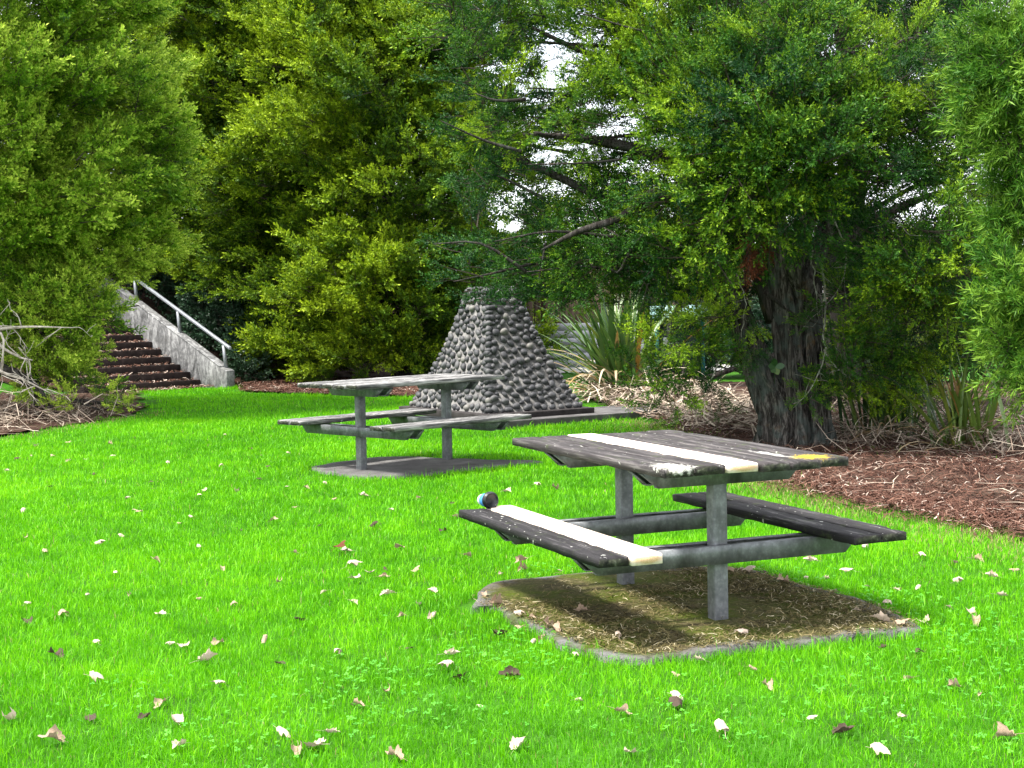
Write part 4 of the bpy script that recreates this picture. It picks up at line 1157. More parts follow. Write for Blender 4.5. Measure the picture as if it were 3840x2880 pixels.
# dead limbs of that tree
g = Geo(); off = np.array([cC[0], cC[1], 0])
def limb(ctrl, r0, r1, n_=12, kids=0, klen=0.5, seed=0, down=0.3):
    rs = np.random.default_rng(seed)
    P_ = smooth_pts(ctrl, n_); g.tube(P_, np.linspace(r0, r1, n_), 7, a=0.9)
    for k in range(kids):
        i = rs.integers(1, n_); s = P_[i]; d = rs.normal(0, 1, 3); d[2] -= down; d[1] *= 0.5; d /= np.linalg.norm(d); L_ = klen * rs.uniform(0.4, 1.1)
        q = smooth_pts([s, s + d * L_ * 0.5 + rs.normal(0, 0.05, 3), s + d * L_ + rs.normal(0, 0.06, 3)], 6)
        g.tube(q, np.linspace(max(r1, 0.008), 0.003, 6), 5, a=0.85)
        for kk in range(2):
            j = rs.integers(2, 6); d2 = d + rs.normal(0, 0.6, 3); d2 /= np.linalg.norm(d2)
            g.tube(np.array([q[j], q[j] + d2 * L_ * 0.25, q[j] + d2 * L_ * 0.45 + rs.normal(0, 0.03, 3)]), [0.005, 0.004, 0.002], 4, a=0.9)


limb([P(-60, 716, 19.2) , P(-20, 713, 19.0), P(60, 706, 18.9), P(155, 708, 18.8)], 0.036, 0.006, 14, 12, 0.45, 1)
limb([P(-60, 640, 19.6), P(-10, 735, 19.0), P(40, 770, 18.9), P(70, 778, 18.8)], 0.026, 0.008, 12, 7, 0.4, 2)
limb([P(-80, 730, 19.4), P(-5, 798, 18.9), P(50, 820, 18.8), P(110, 850, 18.8)], 0.028, 0.006, 12, 8, 0.45, 3)
limb([P(-60, 705, 19.2), P(2, 720, 18.9), P(6, 770, 18.8), P(4, 810, 18.9)], 0.02, 0.008, 10, 5, 0.4, 4)
vv = [q - off for q in g.v]; g.v = vv
g.build("dead_limb", M_DEADWOOD, left, smooth=True)
# --- spreading low shrub below it, over the steps
lb = [[*P(60, 640, 20.0), 0.62], [*P(-30, 660, 20.2), 0.6], [*P(130, 670, 20.0), 0.55], [*P(190, 690, 20.0), 0.36], [*P(255, 672, 20.2), 0.2], [*P(300, 660, 20.3), 0.12], [*P(90, 740, 19.9), 0.5],
      [*P(150, 750, 20.0), 0.38], [*P(215, 760, 20.1), 0.16], [*P(170, 800, 20.0), 0.28], [*P(60, 810, 20.0), 0.4], [*P(140, 820, 19.9), 0.42], [*P(195, 855, 19.7), 0.28], [*P(245, 870, 19.6), 0.2], [*P(285, 880, 19.6), 0.12],
      [*P(150, 880, 19.6), 0.26], [*P(215, 885, 19.5), 0.22], [*P(-60, 760, 20.3), 0.5], [*P(20, 600, 20.3), 0.55], [*P(120, 605, 20.6), 0.42], [*P(180, 640, 20.4), 0.32], [*P(120, 790, 20.5), 0.45]]
root = tree("spreading_shrub", "low lime-green shrub spreading over the left side of the steps", "shrub", (-6.25, 20.3), 0.0, lb, 'totara', M_TOTARA_L, 0, (0.10, 0.03, 2.2), bseed=5, tufts=lobe_tufts(lb, 10, (0.45, 0.8), 0.66, 0.18, 5), nper=4, zmin=0.08, up=0.25)
# fallen log
g = Geo(); a = P(-20, 790, 19.6); b_ = G(125, 905); b_[2] = 0.05
ps = smooth_pts([a, a + (b_ - a) * 0.5 + np.array([0.05, 0, 0.12]), b_ + np.array([0, 0, 0.02])], 14)
g.tube(ps - np.array([ps[-1][0], ps[-1][1], 0]), np.linspace(0.085, 0.03, 14), 12, flute=0.08, seed=3)
o = g.build("fallen_log", M_BARK_D, smooth=True); o.location = (ps[-1][0], ps[-1][1], 0); tag(o, "grey fallen log sloping down to the left lawn edge", "log")

# --- glossy dark shrub behind the handrail
lb = [[*P(x_, y_, 27.0 + dy), r] for x_, y_, dy, r in ((400, 620, 2.4, 0.5), (450, 660, 1.6, 0.5), (500, 700, 1.0, 0.45), (520, 760, 0.6, 0.42), (530, 805, 0.3, 0.3), (470, 720, 1.2, 0.45), (350, 600, 2.8, 0.5), (420, 690, 1.8, 0.4), (560, 720, 1.2, 0.5), (545, 640, 1.6, 0.5), (470, 600, 2.6, 0.55))]
tree("glossy_shrub", "dark glossy-leaved shrub growing behind the handrail posts", "shrub", (-4.35, 28.2), None, lb, 'round', M_GLOSSY, 20, (0.06, 0.02, 1.8), bseed=6, tb=0.4, blen=0.4, zmin=0.0)
# --- lighter green bush right of the yellow-green tree, above the pyramid
lb = [[*P(x_, y_, 29.0), r] for x_, y_, r in ((1010, 545, 0.5), (1060, 570, 0.42), (990, 600, 0.4), (1080, 600, 0.36), (1040, 520, 0.4), (1060, 590, 0.24), (990, 650, 0.36), (1000, 700, 0.5), (960, 760, 0.5))]
tree("willow_bush", "light green broad-leaved bush between the pyramid top and the yellow-green tree", "shrub", (-0.7, 29.3), None, lb, 'dense', M_WILLOW, 18, (0.07, 0.03, 2.2), bseed=7, tb=0.42, blen=0.4)

# --- willow-like trees on the bank, and the trees that close the view
lb = envelope_lobes((-6.2, 34.5), 4.2, 6.5, lambda f: 2.2 * (1 - 0.4 * f), 34, (0.55, 0.9), 17)
tree("willow_tree", "bright green willow rising behind the olive tree", "tree", (-6.2, 34.5), None, lb, 'willow', M_WILLOW, 7.5, (0.25, 0.06, 8.5), bseed=8, tb=0.62)
lb = envelope_lobes((-3.2, 33.5), 4.2, 6.0, lambda f: 2.0 * (1 - 0.3 * f), 30, (0.55, 0.9), 19)
tree("willow_tree", "blue-green willow behind the top of the yellow-green tree", "tree", (-3.2, 33.5), None, lb, 'willow', M_WILLOW, 7.5, (0.22, 0.06, 8.0), bseed=9, tb=0.2)
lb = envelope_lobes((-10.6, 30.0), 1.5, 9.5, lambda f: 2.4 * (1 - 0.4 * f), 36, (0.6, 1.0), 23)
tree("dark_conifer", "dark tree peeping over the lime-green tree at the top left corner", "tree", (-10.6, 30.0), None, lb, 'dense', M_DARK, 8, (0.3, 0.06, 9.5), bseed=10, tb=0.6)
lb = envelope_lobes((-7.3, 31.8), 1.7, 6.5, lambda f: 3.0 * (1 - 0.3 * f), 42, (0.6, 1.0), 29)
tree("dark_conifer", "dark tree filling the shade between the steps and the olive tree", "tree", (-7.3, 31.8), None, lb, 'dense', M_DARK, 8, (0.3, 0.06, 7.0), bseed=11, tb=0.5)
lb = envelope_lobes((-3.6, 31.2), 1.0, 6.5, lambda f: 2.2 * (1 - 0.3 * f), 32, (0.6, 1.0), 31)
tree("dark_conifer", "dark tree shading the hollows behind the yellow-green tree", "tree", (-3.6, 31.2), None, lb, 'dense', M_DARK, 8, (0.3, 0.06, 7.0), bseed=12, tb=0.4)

# --- the big right-hand tree: leaning stems at 13.8 m, wide ragged crown
TR = G(1715, 968); cT = np.array([TR[0], TR[1] + 0.1, 0.0])
rt = empty("totara_tree", (cT[0], cT[1], 0)); tag(rt, "large spreading tree with thick fibrous trunk behind the near table", "tree")
g = Geo()
def stem(ctrl, rad, seg=40, fl=0.16, seed=0, n_=26, fk=4):
    P_ = smooth_pts([np.asarray(q) - cT for q in ctrl], n_); xi = np.linspace(0, 1, len(rad))
    g.tube(P_, np.interp(np.linspace(0, 1, n_), xi, rad), seg, flute=fl, fk=fk, seed=seed)


def PT(x_, y_, dy=0.0): return P(x_, y_, cT[1] + dy)


def base(x_, y_, dy=0.0): q = PT(x_, y_, dy); q[2] = -0.05; return q


stem([base(1690, 975), PT(1686, 905), PT(1662, 840), PT(1630, 770), PT(1598, 690), PT(1560, 590, -0.1), PT(1530, 480, -0.2), PT(1470, 350, -0.3)], [0.26, 0.19, 0.155, 0.125, 0.11, 0.09, 0.07, 0.04], seed=1)
stem([base(1725, 980, -0.04), PT(1722, 900, -0.04), PT(1716, 800, -0.03), PT(1706, 700), PT(1690, 600), PT(1672, 480, 0.1), PT(1660, 300, 0.2), PT(1670, 80, 0.3)], [0.25, 0.18, 0.15, 0.13, 0.115, 0.10, 0.08, 0.04], seed=2)
stem([base(1768, 985, -0.10), PT(1764, 910, -0.10), PT(1756, 800, -0.05), PT(1750, 690, 0.0), PT(1758, 580, 0.1), PT(1800, 440, 0.2), PT(1860, 280, 0.3)], [0.17, 0.12, 0.105, 0.095, 0.08, 0.06, 0.03], seed=3)
stem([PT(1712, 760, 0.05), PT(1735, 640, -0.05), PT(1712, 560, -0.15), PT(1760, 440, -0.2), PT(1790, 300, -0.3)], [0.12, 0.11, 0.09, 0.06, 0.03], 14, seed=4, n_=18)
g.build("trunk", M_BARK, rt, smooth=True); g = Geo()
stem([PT(1680, 690, 0.1), PT(1650, 600, 0.2), PT(1600, 520, 0.3), PT(1520, 400, 0.3), PT(1400, 330, 0.2), PT(1260, 300, 0.1), PT(1130, 290, 0.0)], [0.11, 0.10, 0.085, 0.07, 0.055, 0.04, 0.015], 12, seed=5)
stem([PT(1600, 640, 0.0), PT(1540, 560, 0.2), PT(1440, 480, 0.4), PT(1330, 440, 0.5), PT(1200, 380, 0.6), PT(1080, 330, 0.6)], [0.08, 0.07, 0.06, 0.045, 0.03, 0.012], 10, seed=6)
stem([PT(1760, 680, 0.1), PT(1820, 640, 0.2), PT(1900, 600, 0.1), PT(2000, 570, 0.0), PT(2120, 540, -0.2)], [0.07, 0.06, 0.05, 0.035, 0.012], 10, seed=7)
stem([PT(1758, 590, 0.1), PT(1850, 500, 0.3), PT(1960, 440, 0.4), PT(2080, 400, 0.4)], [0.07, 0.05, 0.035, 0.012], 10, seed=8)
stem([PT(1660, 300, 0.2), PT(1560, 200, 0.3), PT(1440, 130, 0.3), PT(1290, 120, 0.3), PT(1150, 60, 0.3)], [0.07, 0.055, 0.045, 0.03, 0.012], 9, seed=9)
stem([PT(1530, 480, -0.2), PT(1420, 420, -0.3), PT(1340, 470, -0.3), PT(1250, 500, -0.2), PT(1170, 540, -0.1)], [0.06, 0.05, 0.04, 0.025, 0.01], 9, seed=10)
stem([PT(1860, 280, 0.3), PT(1880, 150, 0.3), PT(1930, 60, 0.2)], [0.04, 0.03, 0.012], 8, seed=11)
rs_ = np.random.default_rng(77)
for k in range(70):                                                # fine bare branches inside the crown
    x_ = rs_.uniform(1080, 2080); y_ = rs_.uniform(60, 640); dy = rs_.uniform(-0.2, 0.9)
    s = PT(x_, y_, dy); vec = np.array([rs_.normal(0, 0.6) + (0.5 if x_ > 1700 else -0.5), rs_.normal(0, 0.3), rs_.normal(0.05, 0.25)]); L_ = rs_.uniform(0.5, 1.1)
    q = smooth_pts([s, s + vec * 0.5 * L_ + rs_.normal(0, 0.06, 3), s + vec * L_ + rs_.normal(0, 0.08, 3)], 7) - cT
    g.tube(q, np.linspace(0.02, 0.005, 7), 5)
g.build("limbs", M_BARK_D, rt, smooth=True)
# bare hanging twigs with lichen beside the trunk
M_TWIGP = MB("twig_lichen"); v = M_TWIGP.coord('Object'); n = M_TWIGP.noise(v, 25, 4); M_TWIGP = M_TWIGP.done(M_TWIGP.ramp(n, [(0.35, (0.12, 0.10, 0.08)), (0.6, (0.32, 0.33, 0.28))]), 0.9)


def tw(ctrl, r0, r1, n_=14, seed=0, kids=6, kl=0.2):
    rs = np.random.default_rng(seed); g = Geo(); P_ = smooth_pts(ctrl, n_) - cT; P_ = P_ + rs.normal(0, 0.006, P_.shape); g.tube(P_, np.linspace(r0, r1, n_), 5)
    for k in range(kids):
        i = rs.integers(1, n_); d = rs.normal(0, 1, 3); d[1] *= 0.4; d[2] -= 0.3; d /= np.linalg.norm(d); L_ = kl * rs.uniform(0.4, 1.2)
        g.tube(smooth_pts([P_[i], P_[i] + d * L_ * 0.5 + rs.normal(0, 0.02, 3), P_[i] + d * L_], 5), np.linspace(r1 * 0.8, 0.0015, 5), 4)
    g.build("bare_twig", M_TWIGP, rt)


tw([PT(1775, 560, -0.35), PT(1783, 640, -0.4), PT(1781, 730, -0.42), PT(1778, 780, -0.42), PT(1745, 850, -0.42), PT(1715, 872, -0.4)], 0.011, 0.004, 22, 1, 14)
tw([PT(1780, 755, -0.42), PT(1800, 785, -0.42), PT(1822, 808, -0.42), PT(1850, 812, -0.42)], 0.007, 0.003, 12, 2, 5, 0.12)
tw([PT(1752, 540, -0.3), PT(1760, 620, -0.33), PT(1768, 690, -0.35)], 0.009, 0.003, 12, 3, 9)
tw([PT(1590, 590, -0.3), PT(1608, 640, -0.33), PT(1606, 690, -0.34), PT(1600, 730, -0.34)], 0.008, 0.003, 12, 4, 7)
tw([PT(1800, 470, -0.3), PT(1830, 560, -0.35), PT(1800, 640, -0.35), PT(1740, 700, -0.3)], 0.008, 0.003, 14, 5, 8)
tw([PT(1560, 770, -0.3), PT(1535, 820, -0.3), PT(1520, 850, -0.3)], 0.009, 0.003, 8, 6, 4)
tw([PT(1700, 130, -1.2), PT(1720, 165, -1.2), PT(1735, 200, -1.2)], 0.009, 0.004, 8, 7, 2)
tw([PT(1980, 190, -1.3), PT(2030, 240, -1.3), PT(2075, 300, -1.3)], 0.010, 0.004, 10, 8, 3)
tw([PT(1930, 470, -1.2), PT(1965, 510, -1.2)], 0.006, 0.003, 6, 9, 3)

# crown clumps: survey position, distance offset from the trunk, radius in metres
CL = [(1450, 60, 0.2, .55), (1400, 130, 0.4, .5), (1530, 110, 0, .5), (1640, 60, -.4, .5), (1700, 130, -.7, .5), (1620, 170, -.5, .5), (1760, 190, -.8, .48), (1330, 110, .3, .42), (1270, 60, .4, .4), (1020, 60, .5, .45),
      (1090, 20, .5, .4), (1330, 200, .2, .38), (1260, 180, .6, .25), (1250, 260, .0, .42), (1180, 245, .1, .36), (1110, 260, .3, .36), (1060, 280, .4, .36), (1340, 275, -.1, .36), (1420, 240, -.1, .5), (1500, 200, -.3, .55), (1560, 270, -.6, .55),
      (1640, 260, -.9, .6), (1720, 280, -1.1, .55), (1800, 250, -1.0, .5), (1480, 300, -.3, .45), (1560, 360, -.8, .55), (1650, 370, -1.1, .6), (1740, 380, -1.2, .6), (1830, 350, -1.1, .5), (1890, 330, -1.0, .42), (1500, 410, -.5, .48), (1450, 470, -.5, .42),
      (1590, 445, -.9, .42), (1680, 450, -1.1, .4), (1770, 460, -1.1, .36), (1850, 400, -.8, .35), (1530, 520, -.6, .4), (1460, 550, -.4, .38), (1400, 500, -.2, .32), (1360, 560, .0, .4), (1290, 540, .2, .4), (1240, 550, .4, .3), (1190, 540, .6, .24), (1310, 600, .2, .34),
      (1275, 610, .4, .2), (1120, 500, .8, .2), (1920, 240, -.8, .4), (1930, 190, -1.2, .32), (1970, 110, -1.2, .3), (1900, 90, -1.0, .22), (2010, 230, -1.2, .34), (2050, 270, -1.0, .34), (1960, 330, -.8, .36), (2030, 340, -.8, .38), (2080, 310, -.9, .3),
      (1980, 400, -.6, .28), (1930, 540, -1.1, .4), (2000, 530, -1.3, .4), (2070, 540, -1.3, .42), (1960, 600, -1.2, .4), (2040, 610, -1.3, .42), (2110, 600, -1.3, .36), (1890, 590, -.7, .34), (1870, 650, -.6, .34), (1930, 680, -.7, .38), (2000, 690, -.9, .38), (2070, 690, -.9, .34),
      (1860, 730, -.5, .32), (1820, 790, -.5, .28), (1900, 770, -.4, .34), (1960, 760, -.3, .32), (1815, 845, -.45, .12),  (2040, 760, -.3, .3), (1850, 800, -.4, .24), (1590, 680, -.5, .26), (1605, 740, -.55, .18), (1500, 700, -.3, .3), (1450, 740, -.2, .3), (1835, 780, -.45, .3), (1900, 830, -.3, .28), (1970, 830, -.2, .25), (1780, 700, -.5, .14), (1740, 850, -.5, .12), (1540, 720, -.4, .26), (1480, 640, .0, .28),
      (1500, 780, -.2, .3), (1440, 800, .1, .3), (1550, 800, -.3, .24), (1420, 860, .1, .28), (1390, 880, .2, .2), (1470, 850, .0, .26), (1525, 850, -.2, .12), (1350, 680, .4, .26), (1380, 730, .3, .22), (1310, 650, .5, .2), (1410, 620, .2, .28), 
      (2110, 660, -.8, .36), (2130, 760, -.3, .34), (2160, 480, -.6, .36), (2110, 470, -.7, .26), (2180, 400, -.6, .34), (2150, 300, -.5, .3), (2090, 180, -.6, .34), (2180, 200, -.4, .36), (2060, 110, -.3, .3),
      (1560, 40, .2, .45), (1750, 60, .2, .4), (1180, 330, .8, .16), (1380, 380, .3, .26), (1330, 370, .3, .22), (1280, 400, .5, .26), (1190, 470, .7, .24), (1330, 470, .4, .3), (1270, 460, .6, .28), (1160, 400, .8, .18), (1390, 430, .2, .3),
      (1210, 20, .3, .36), (1380, 40, .3, .4), (1310, 20, .3, .4), (1140, 110, .5, .22), (1010, 140, .5, .34), (1060, 210, .6, .2)]
lb = [[*PT(x_, y_, dy), r * (0.86 if 1040 < x_ < 1420 and y_ < 520 else 0.95)] for x_, y_, dy, r in CL]
tf = lobe_tufts(lb, 7.5, (0.6, 1.05), 0.47, 0.22, 9); pos, dr, sc, tn = tufts_to_boughs(tf[0], tf[1], 5, tf[2], tf[3], up=0.2, zmin=0.1, back=0.4, keep_gap=0.2)
# boughs through the middle of the crown, its inner shade put into their tint
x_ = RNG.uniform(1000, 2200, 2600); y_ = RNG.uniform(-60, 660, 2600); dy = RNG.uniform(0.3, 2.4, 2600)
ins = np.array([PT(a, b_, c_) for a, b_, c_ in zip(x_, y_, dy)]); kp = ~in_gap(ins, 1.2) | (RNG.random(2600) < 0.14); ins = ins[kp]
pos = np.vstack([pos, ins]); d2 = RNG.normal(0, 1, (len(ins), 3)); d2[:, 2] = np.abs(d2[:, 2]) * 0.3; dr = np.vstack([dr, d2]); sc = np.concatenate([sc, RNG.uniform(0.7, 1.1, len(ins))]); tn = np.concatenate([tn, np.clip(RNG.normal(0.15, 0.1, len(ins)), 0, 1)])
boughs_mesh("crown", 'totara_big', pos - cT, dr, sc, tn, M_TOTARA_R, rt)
# a dead rust-brown spray
rs_ = np.random.default_rng(4); n_ = 30; pc = np.array([PT(1628 + rs_.normal(0, 11), 535 + rs_.normal(0, 20), -1.0 + rs_.normal(0, 0.05)) for _ in range(n_)])
o = boughs_mesh("dead_spray", 'totara_big', pc - cT, np.c_[rs_.normal(0, 0.5, n_), rs_.normal(-0.3, 0.3, n_), rs_.normal(-0.9, 0.2, n_)], np.full(n_, 0.36), np.full(n_, 0.6), M_RUST, rt); tag(o, "rust-brown dead spray hanging beside the trunk")

# --- strappy-leaved tree just outside the right edge, its branches reaching in
cR = np.array([4.35, 10.6])
lb = [[*P(x_, y_, Y_), r] for x_, y_, Y_, r in ((2150, 90, 10.2, .26), (2190, 150, 10.0, .28), (2130, 180, 10.2, .22), (2180, 230, 10.0, .26), (2150, 270, 10.2, .2), (2200, 310, 10.0, .24), (2230, 80, 10.2, .3), (2240, 200, 10.3, .3), (2190, 600, 9.9, .2), (2215, 660, 9.8, .24), (2170, 700, 10.0, .18),
      (2200, 760, 9.8, .22), (2225, 820, 9.8, .2), (2240, 560, 10.2, .26), (2230, 420, 10.2, .24), (2260, 720, 10.0, .26), (2290, 640, 10.2, .3), (2290, 300, 10.4, .4), (2300, 480, 10.4, .4), (2320, 120, 10.6, .5), (2180, 470, 10.1, .16), (2100, 130, 10.3, .14))]
tree("strappy_tree", "light green strappy-leaved tree reaching in at the right edge", "tree", cR, 0.0, lb, 'long', M_LONG, 55, (0.13, 0.04, 4.6), bseed=14, tb=0.5, tsd=0.16, blen=0.4, sc=(0.45, 0.8), up=-0.05, gap=False, bark_m=M_BARK)

# --- pine with shade-dark leaf colour behind the right tree, and sunlit trees far beyond
lb = [[*P(x_, y_, Y_), r] for x_, y_, Y_, r in ((1720, 20, 17, .7), (1780, -10, 17, .6), (1850, 10, 17.2, .5), (1930, 20, 17.5, .6), (2000, 60, 17.5, .55), (2040, 120, 17.4, .45), (2040, 180, 17.2, .42), (1990, 200, 17.2, .3), (1700, 90, 17, .4), (1640, 130, 17.4, .4), (1560, -30, 17.5, .6), (2080, 30, 17.4, .45), (2010, 0, 17.4, .6), (1900, 150, 17.6, .25), (1760, 140, 17.4, .3),
      (1450, 180, 18, .4), (1400, 60, 18, .4), (1800, 560, 18.5, .5), (1850, 620, 18.5, .5), (1980, 660, 18.5, .6), (2100, 640, 18.5, .6), (2150, 730, 18.5, .6), (2050, 780, 18.5, .5), (1950, 800, 18.5, .5), (1870, 840, 18.5, .4), (1450, 600, 19, .3), (1700, 560, 18.8, .4), (1600, 130, 17.6, .4), (2200, 560, 18.5, .6), (2200, 330, 18, .4), (2190, 60, 18, .6))]
tree("dark_conifer", "dark conifer behind the crown of the large spreading tree", "tree", (3.9, 18.0), 0.0, lb, 'fine', M_DARK, 16, (0.24, 0.08, 7.5), bseed=15, tb=0.5, up=-0.1, keep_gap=0.06)
FARL = [(-1.5, 44, 5.0, 2.2, "sunlit bush far behind the pyramid, beyond the fence"), (2.2, 41, 3.1, 1.9, "rounded sunlit bush beyond the fence behind the flax"), (5.6, 43, 3.4, 2.2, "sunlit bush beyond the fence behind the thick trunk"),
        (9.2, 40, 3.6, 2.3, "sunlit bush beyond the fence right of the thick trunk"), (13.2, 38, 4.6, 2.6, "sunlit bush far behind the strappy-leaved tree")]
for k, (fx, fy, fh, fr_, lab) in enumerate(FARL):
    lb = envelope_lobes((fx, fy), 0.3, fh - 0.8, lambda f: fr_ * (1 - 0.35 * f * f), 20, (0.6, 1.0), 40 + k)
    tree("sunlit_bush", lab, "bush", (fx, fy), 0.0, lb, 'dense', M_FAR, 6, (0.15, 0.05, fh * 0.8), bseed=20 + k, tb=0.45, tsd=0.2)
lb = [[*P(x_, y_, 26.2), r] for x_, y_, r in ((1440, 600, .5), (1400, 700, .35), (1520, 700, .5), (1580, 760, .5), (1620, 700, .5), (1540, 800, .4), (1620, 810, .4), (1690, 740, .5), (1470, 800, .3), (1780, 720, .5), (1850, 760, .5), (1500, 610, .4))]
tree("dark_shrub", "dark shrub in the shade behind the teal shelter", "shrub", (2.9, 26.6), 0.0, lb, 'dense', M_GLOSSY, 16, (0.08, 0.03, 1.6), bseed=33, tb=0.35, blen=0.4)
# lower bright growth seen between the stems
lb = [[*P(x_, y_, 23.0), r] for x_, y_, r in ((1470, 560, .3), (1530, 590, .3), (1560, 640, .3), (1620, 620, .3), (1580, 560, .26), (1500, 640, .3), (1840, 700, .4), (1900, 690, .4), (1960, 780, .4), (1440, 520, .25))]
tree("sunlit_bush", "yellow-green bush showing between the leaning stems", "bush", (2.6, 23.2), 0.0, lb, 'dense', M_FAR, 12, (0.08, 0.03, 1.8), bseed=30, tb=0.6, blen=0.4)

# ------------------------------------------------------------------ flax plants
def flax(c, n_, length, label, seed, spread=0.9, dead=24, tint=(0.35, 0.16), orient=None, width=0.05):
    rs = np.random.default_rng(seed); root = empty("flax_plant", (c[0], c[1], 0)); tag(root, label, "flax plant")
    def blade(g, az, el, L_, w, curl, tn, b0):
        k = 9; d = np.array([math.cos(az), math.sin(az)]); V = []; A = []
        side = np.array([-d[1], d[0], 0]) * (1 if rs.random() < 0.5 else -1); tw_ = rs.uniform(-0.6, 0.6); p = np.array([b0[0], b0[1], 0.0]); e = el
        side = side * math.cos(tw_) + np.array([0, 0, 1]) * math.sin(tw_) * 0.6
        for i in range(k):
            t = i / (k - 1); ww = w * (0.55 + 0.6 * math.sin(math.pi * min(1, 0.15 + t * 0.75))) * (1 - t ** 5 * 0.97) * 0.5
            dv = np.array([d[0] * math.cos(e), d[1] * math.cos(e), math.sin(e)]); nr = np.cross(dv, side)
            V += [p - side * ww, p + nr * ww * 0.35, p + side * ww]; A += [tn + rs.normal(0, 0.02)] * 3
            p = p + dv * L_ / (k - 1); e -= curl * (0.3 + t * 1.4) / (k - 1)
            if p[2] < 0.03: p[2] = 0.03; e = max(e, 0.02)
        q = [[i * 3 + j, i * 3 + j + 1, i * 3 + 4 + j, i * 3 + 3 + j] for i in range(k - 1) for j in range(2)]
        g.add(V, q, a=np.clip(A, 0, 1))
    g = Geo()
    for i in range(n_):
        az = rs.uniform(0, 2 * math.pi) if orient is None else rs.normal(orient, 1.4); el = math.pi / 2 - abs(rs.normal(0, spread * 0.62)); el = max(el, 0.15)
        tn = rs.normal(*tint); tn = 0.78 + rs.normal(0, 0.04) if rs.random() < 0.045 else min(tn, 0.68)
        blade(g, az, el, length * rs.uniform(0.55, 1.05), width * rs.uniform(0.7, 1.2), rs.uniform(0.1, 1.1), tn, rs.normal(0, 0.12, 2))
    g.build("green_blades", M_FLAX, root, smooth=False, attr='tint')
    g = Geo()
    for i in range(dead):
        az = rs.uniform(0, 2 * math.pi) if orient is None else rs.normal(orient, 1.6)
        blade(g, az, rs.uniform(0.1, 0.9), length * rs.uniform(0.5, 0.9), width * 0.6, rs.uniform(0.8, 2.4), rs.uniform(0.82, 1.0), rs.normal(0, 0.15, 2))
    tag(g.build("dead_blades", M_FLAX, root, attr='tint'), "straw-coloured dead blades drooping to the ground")


f1 = G(1345, 858)
flax(f1, 170, 1.75, "flax plant with arching green and orange blades right of the pyramid", 3, 0.85, 90, (0.36, 0.18), width=0.06, orient=2.6)
f2 = G(1935, 958)
flax(f2 + np.array([0, 0.3, 0]), 130, 1.35, "dark upright flax plant in the shade right of the thick trunk", 5, 0.5, 60, (0.25, 0.16), width=0.035)
f3 = G(2090, 975)
flax(f3 + np.array([0, 0.2, 0]), 80, 1.05, "yellowish flax plant near the right edge of the mulch", 7, 0.8, 50, (0.5, 0.14), width=0.036)

# climber seedling on the trunk
g = Geo(); pc = PT(1675, 792, -0.34)
for k, (a, el, L_) in enumerate(((1.9, 0.2, .085), (3.0, 0.1, .075), (0.1, -0.1, .085), (-1.3, -0.3, .08), (4.0, 0.0, .07))):
    d = np.array([math.cos(a) * 0.9, -0.35, math.sin(a)]); d /= np.linalg.norm(d); s = np.cross(d, [0, -1., 0.2]); s /= np.linalg.norm(s)
    pts = []
    for t, w in ((0, .01), (.3, .026), (.6, .03), (.85, .018), (1, .002)):
        pts += [d * L_ * t - s * w, d * L_ * t + s * w]
    g.add(pts, [[i * 2, i * 2 + 1, i * 2 + 3, i * 2 + 2] for i in range(4)], a=[0.1, .2, .15, .9, .3][k])
g.tube(np.array([[0, 0, 0], [0.0, 0.04, -0.04], [0.01, 0.12, -0.16]]), 0.004, 5, a=0.2)
b = MB("climber_leaf"); t = b.attr('tint'); mcl = b.done(b.ramp(t, [(0, (0.012, 0.075, 0.016)), (1, (0.09, 0.15, 0.02))]), 0.4, spec=0.5, transl=0.2)
o = g.build("climber_seedling", mcl, attr='tint'); o.location = pc; tag(o, "five broad green leaves of a climber sprouting from the thick trunk", "climber")

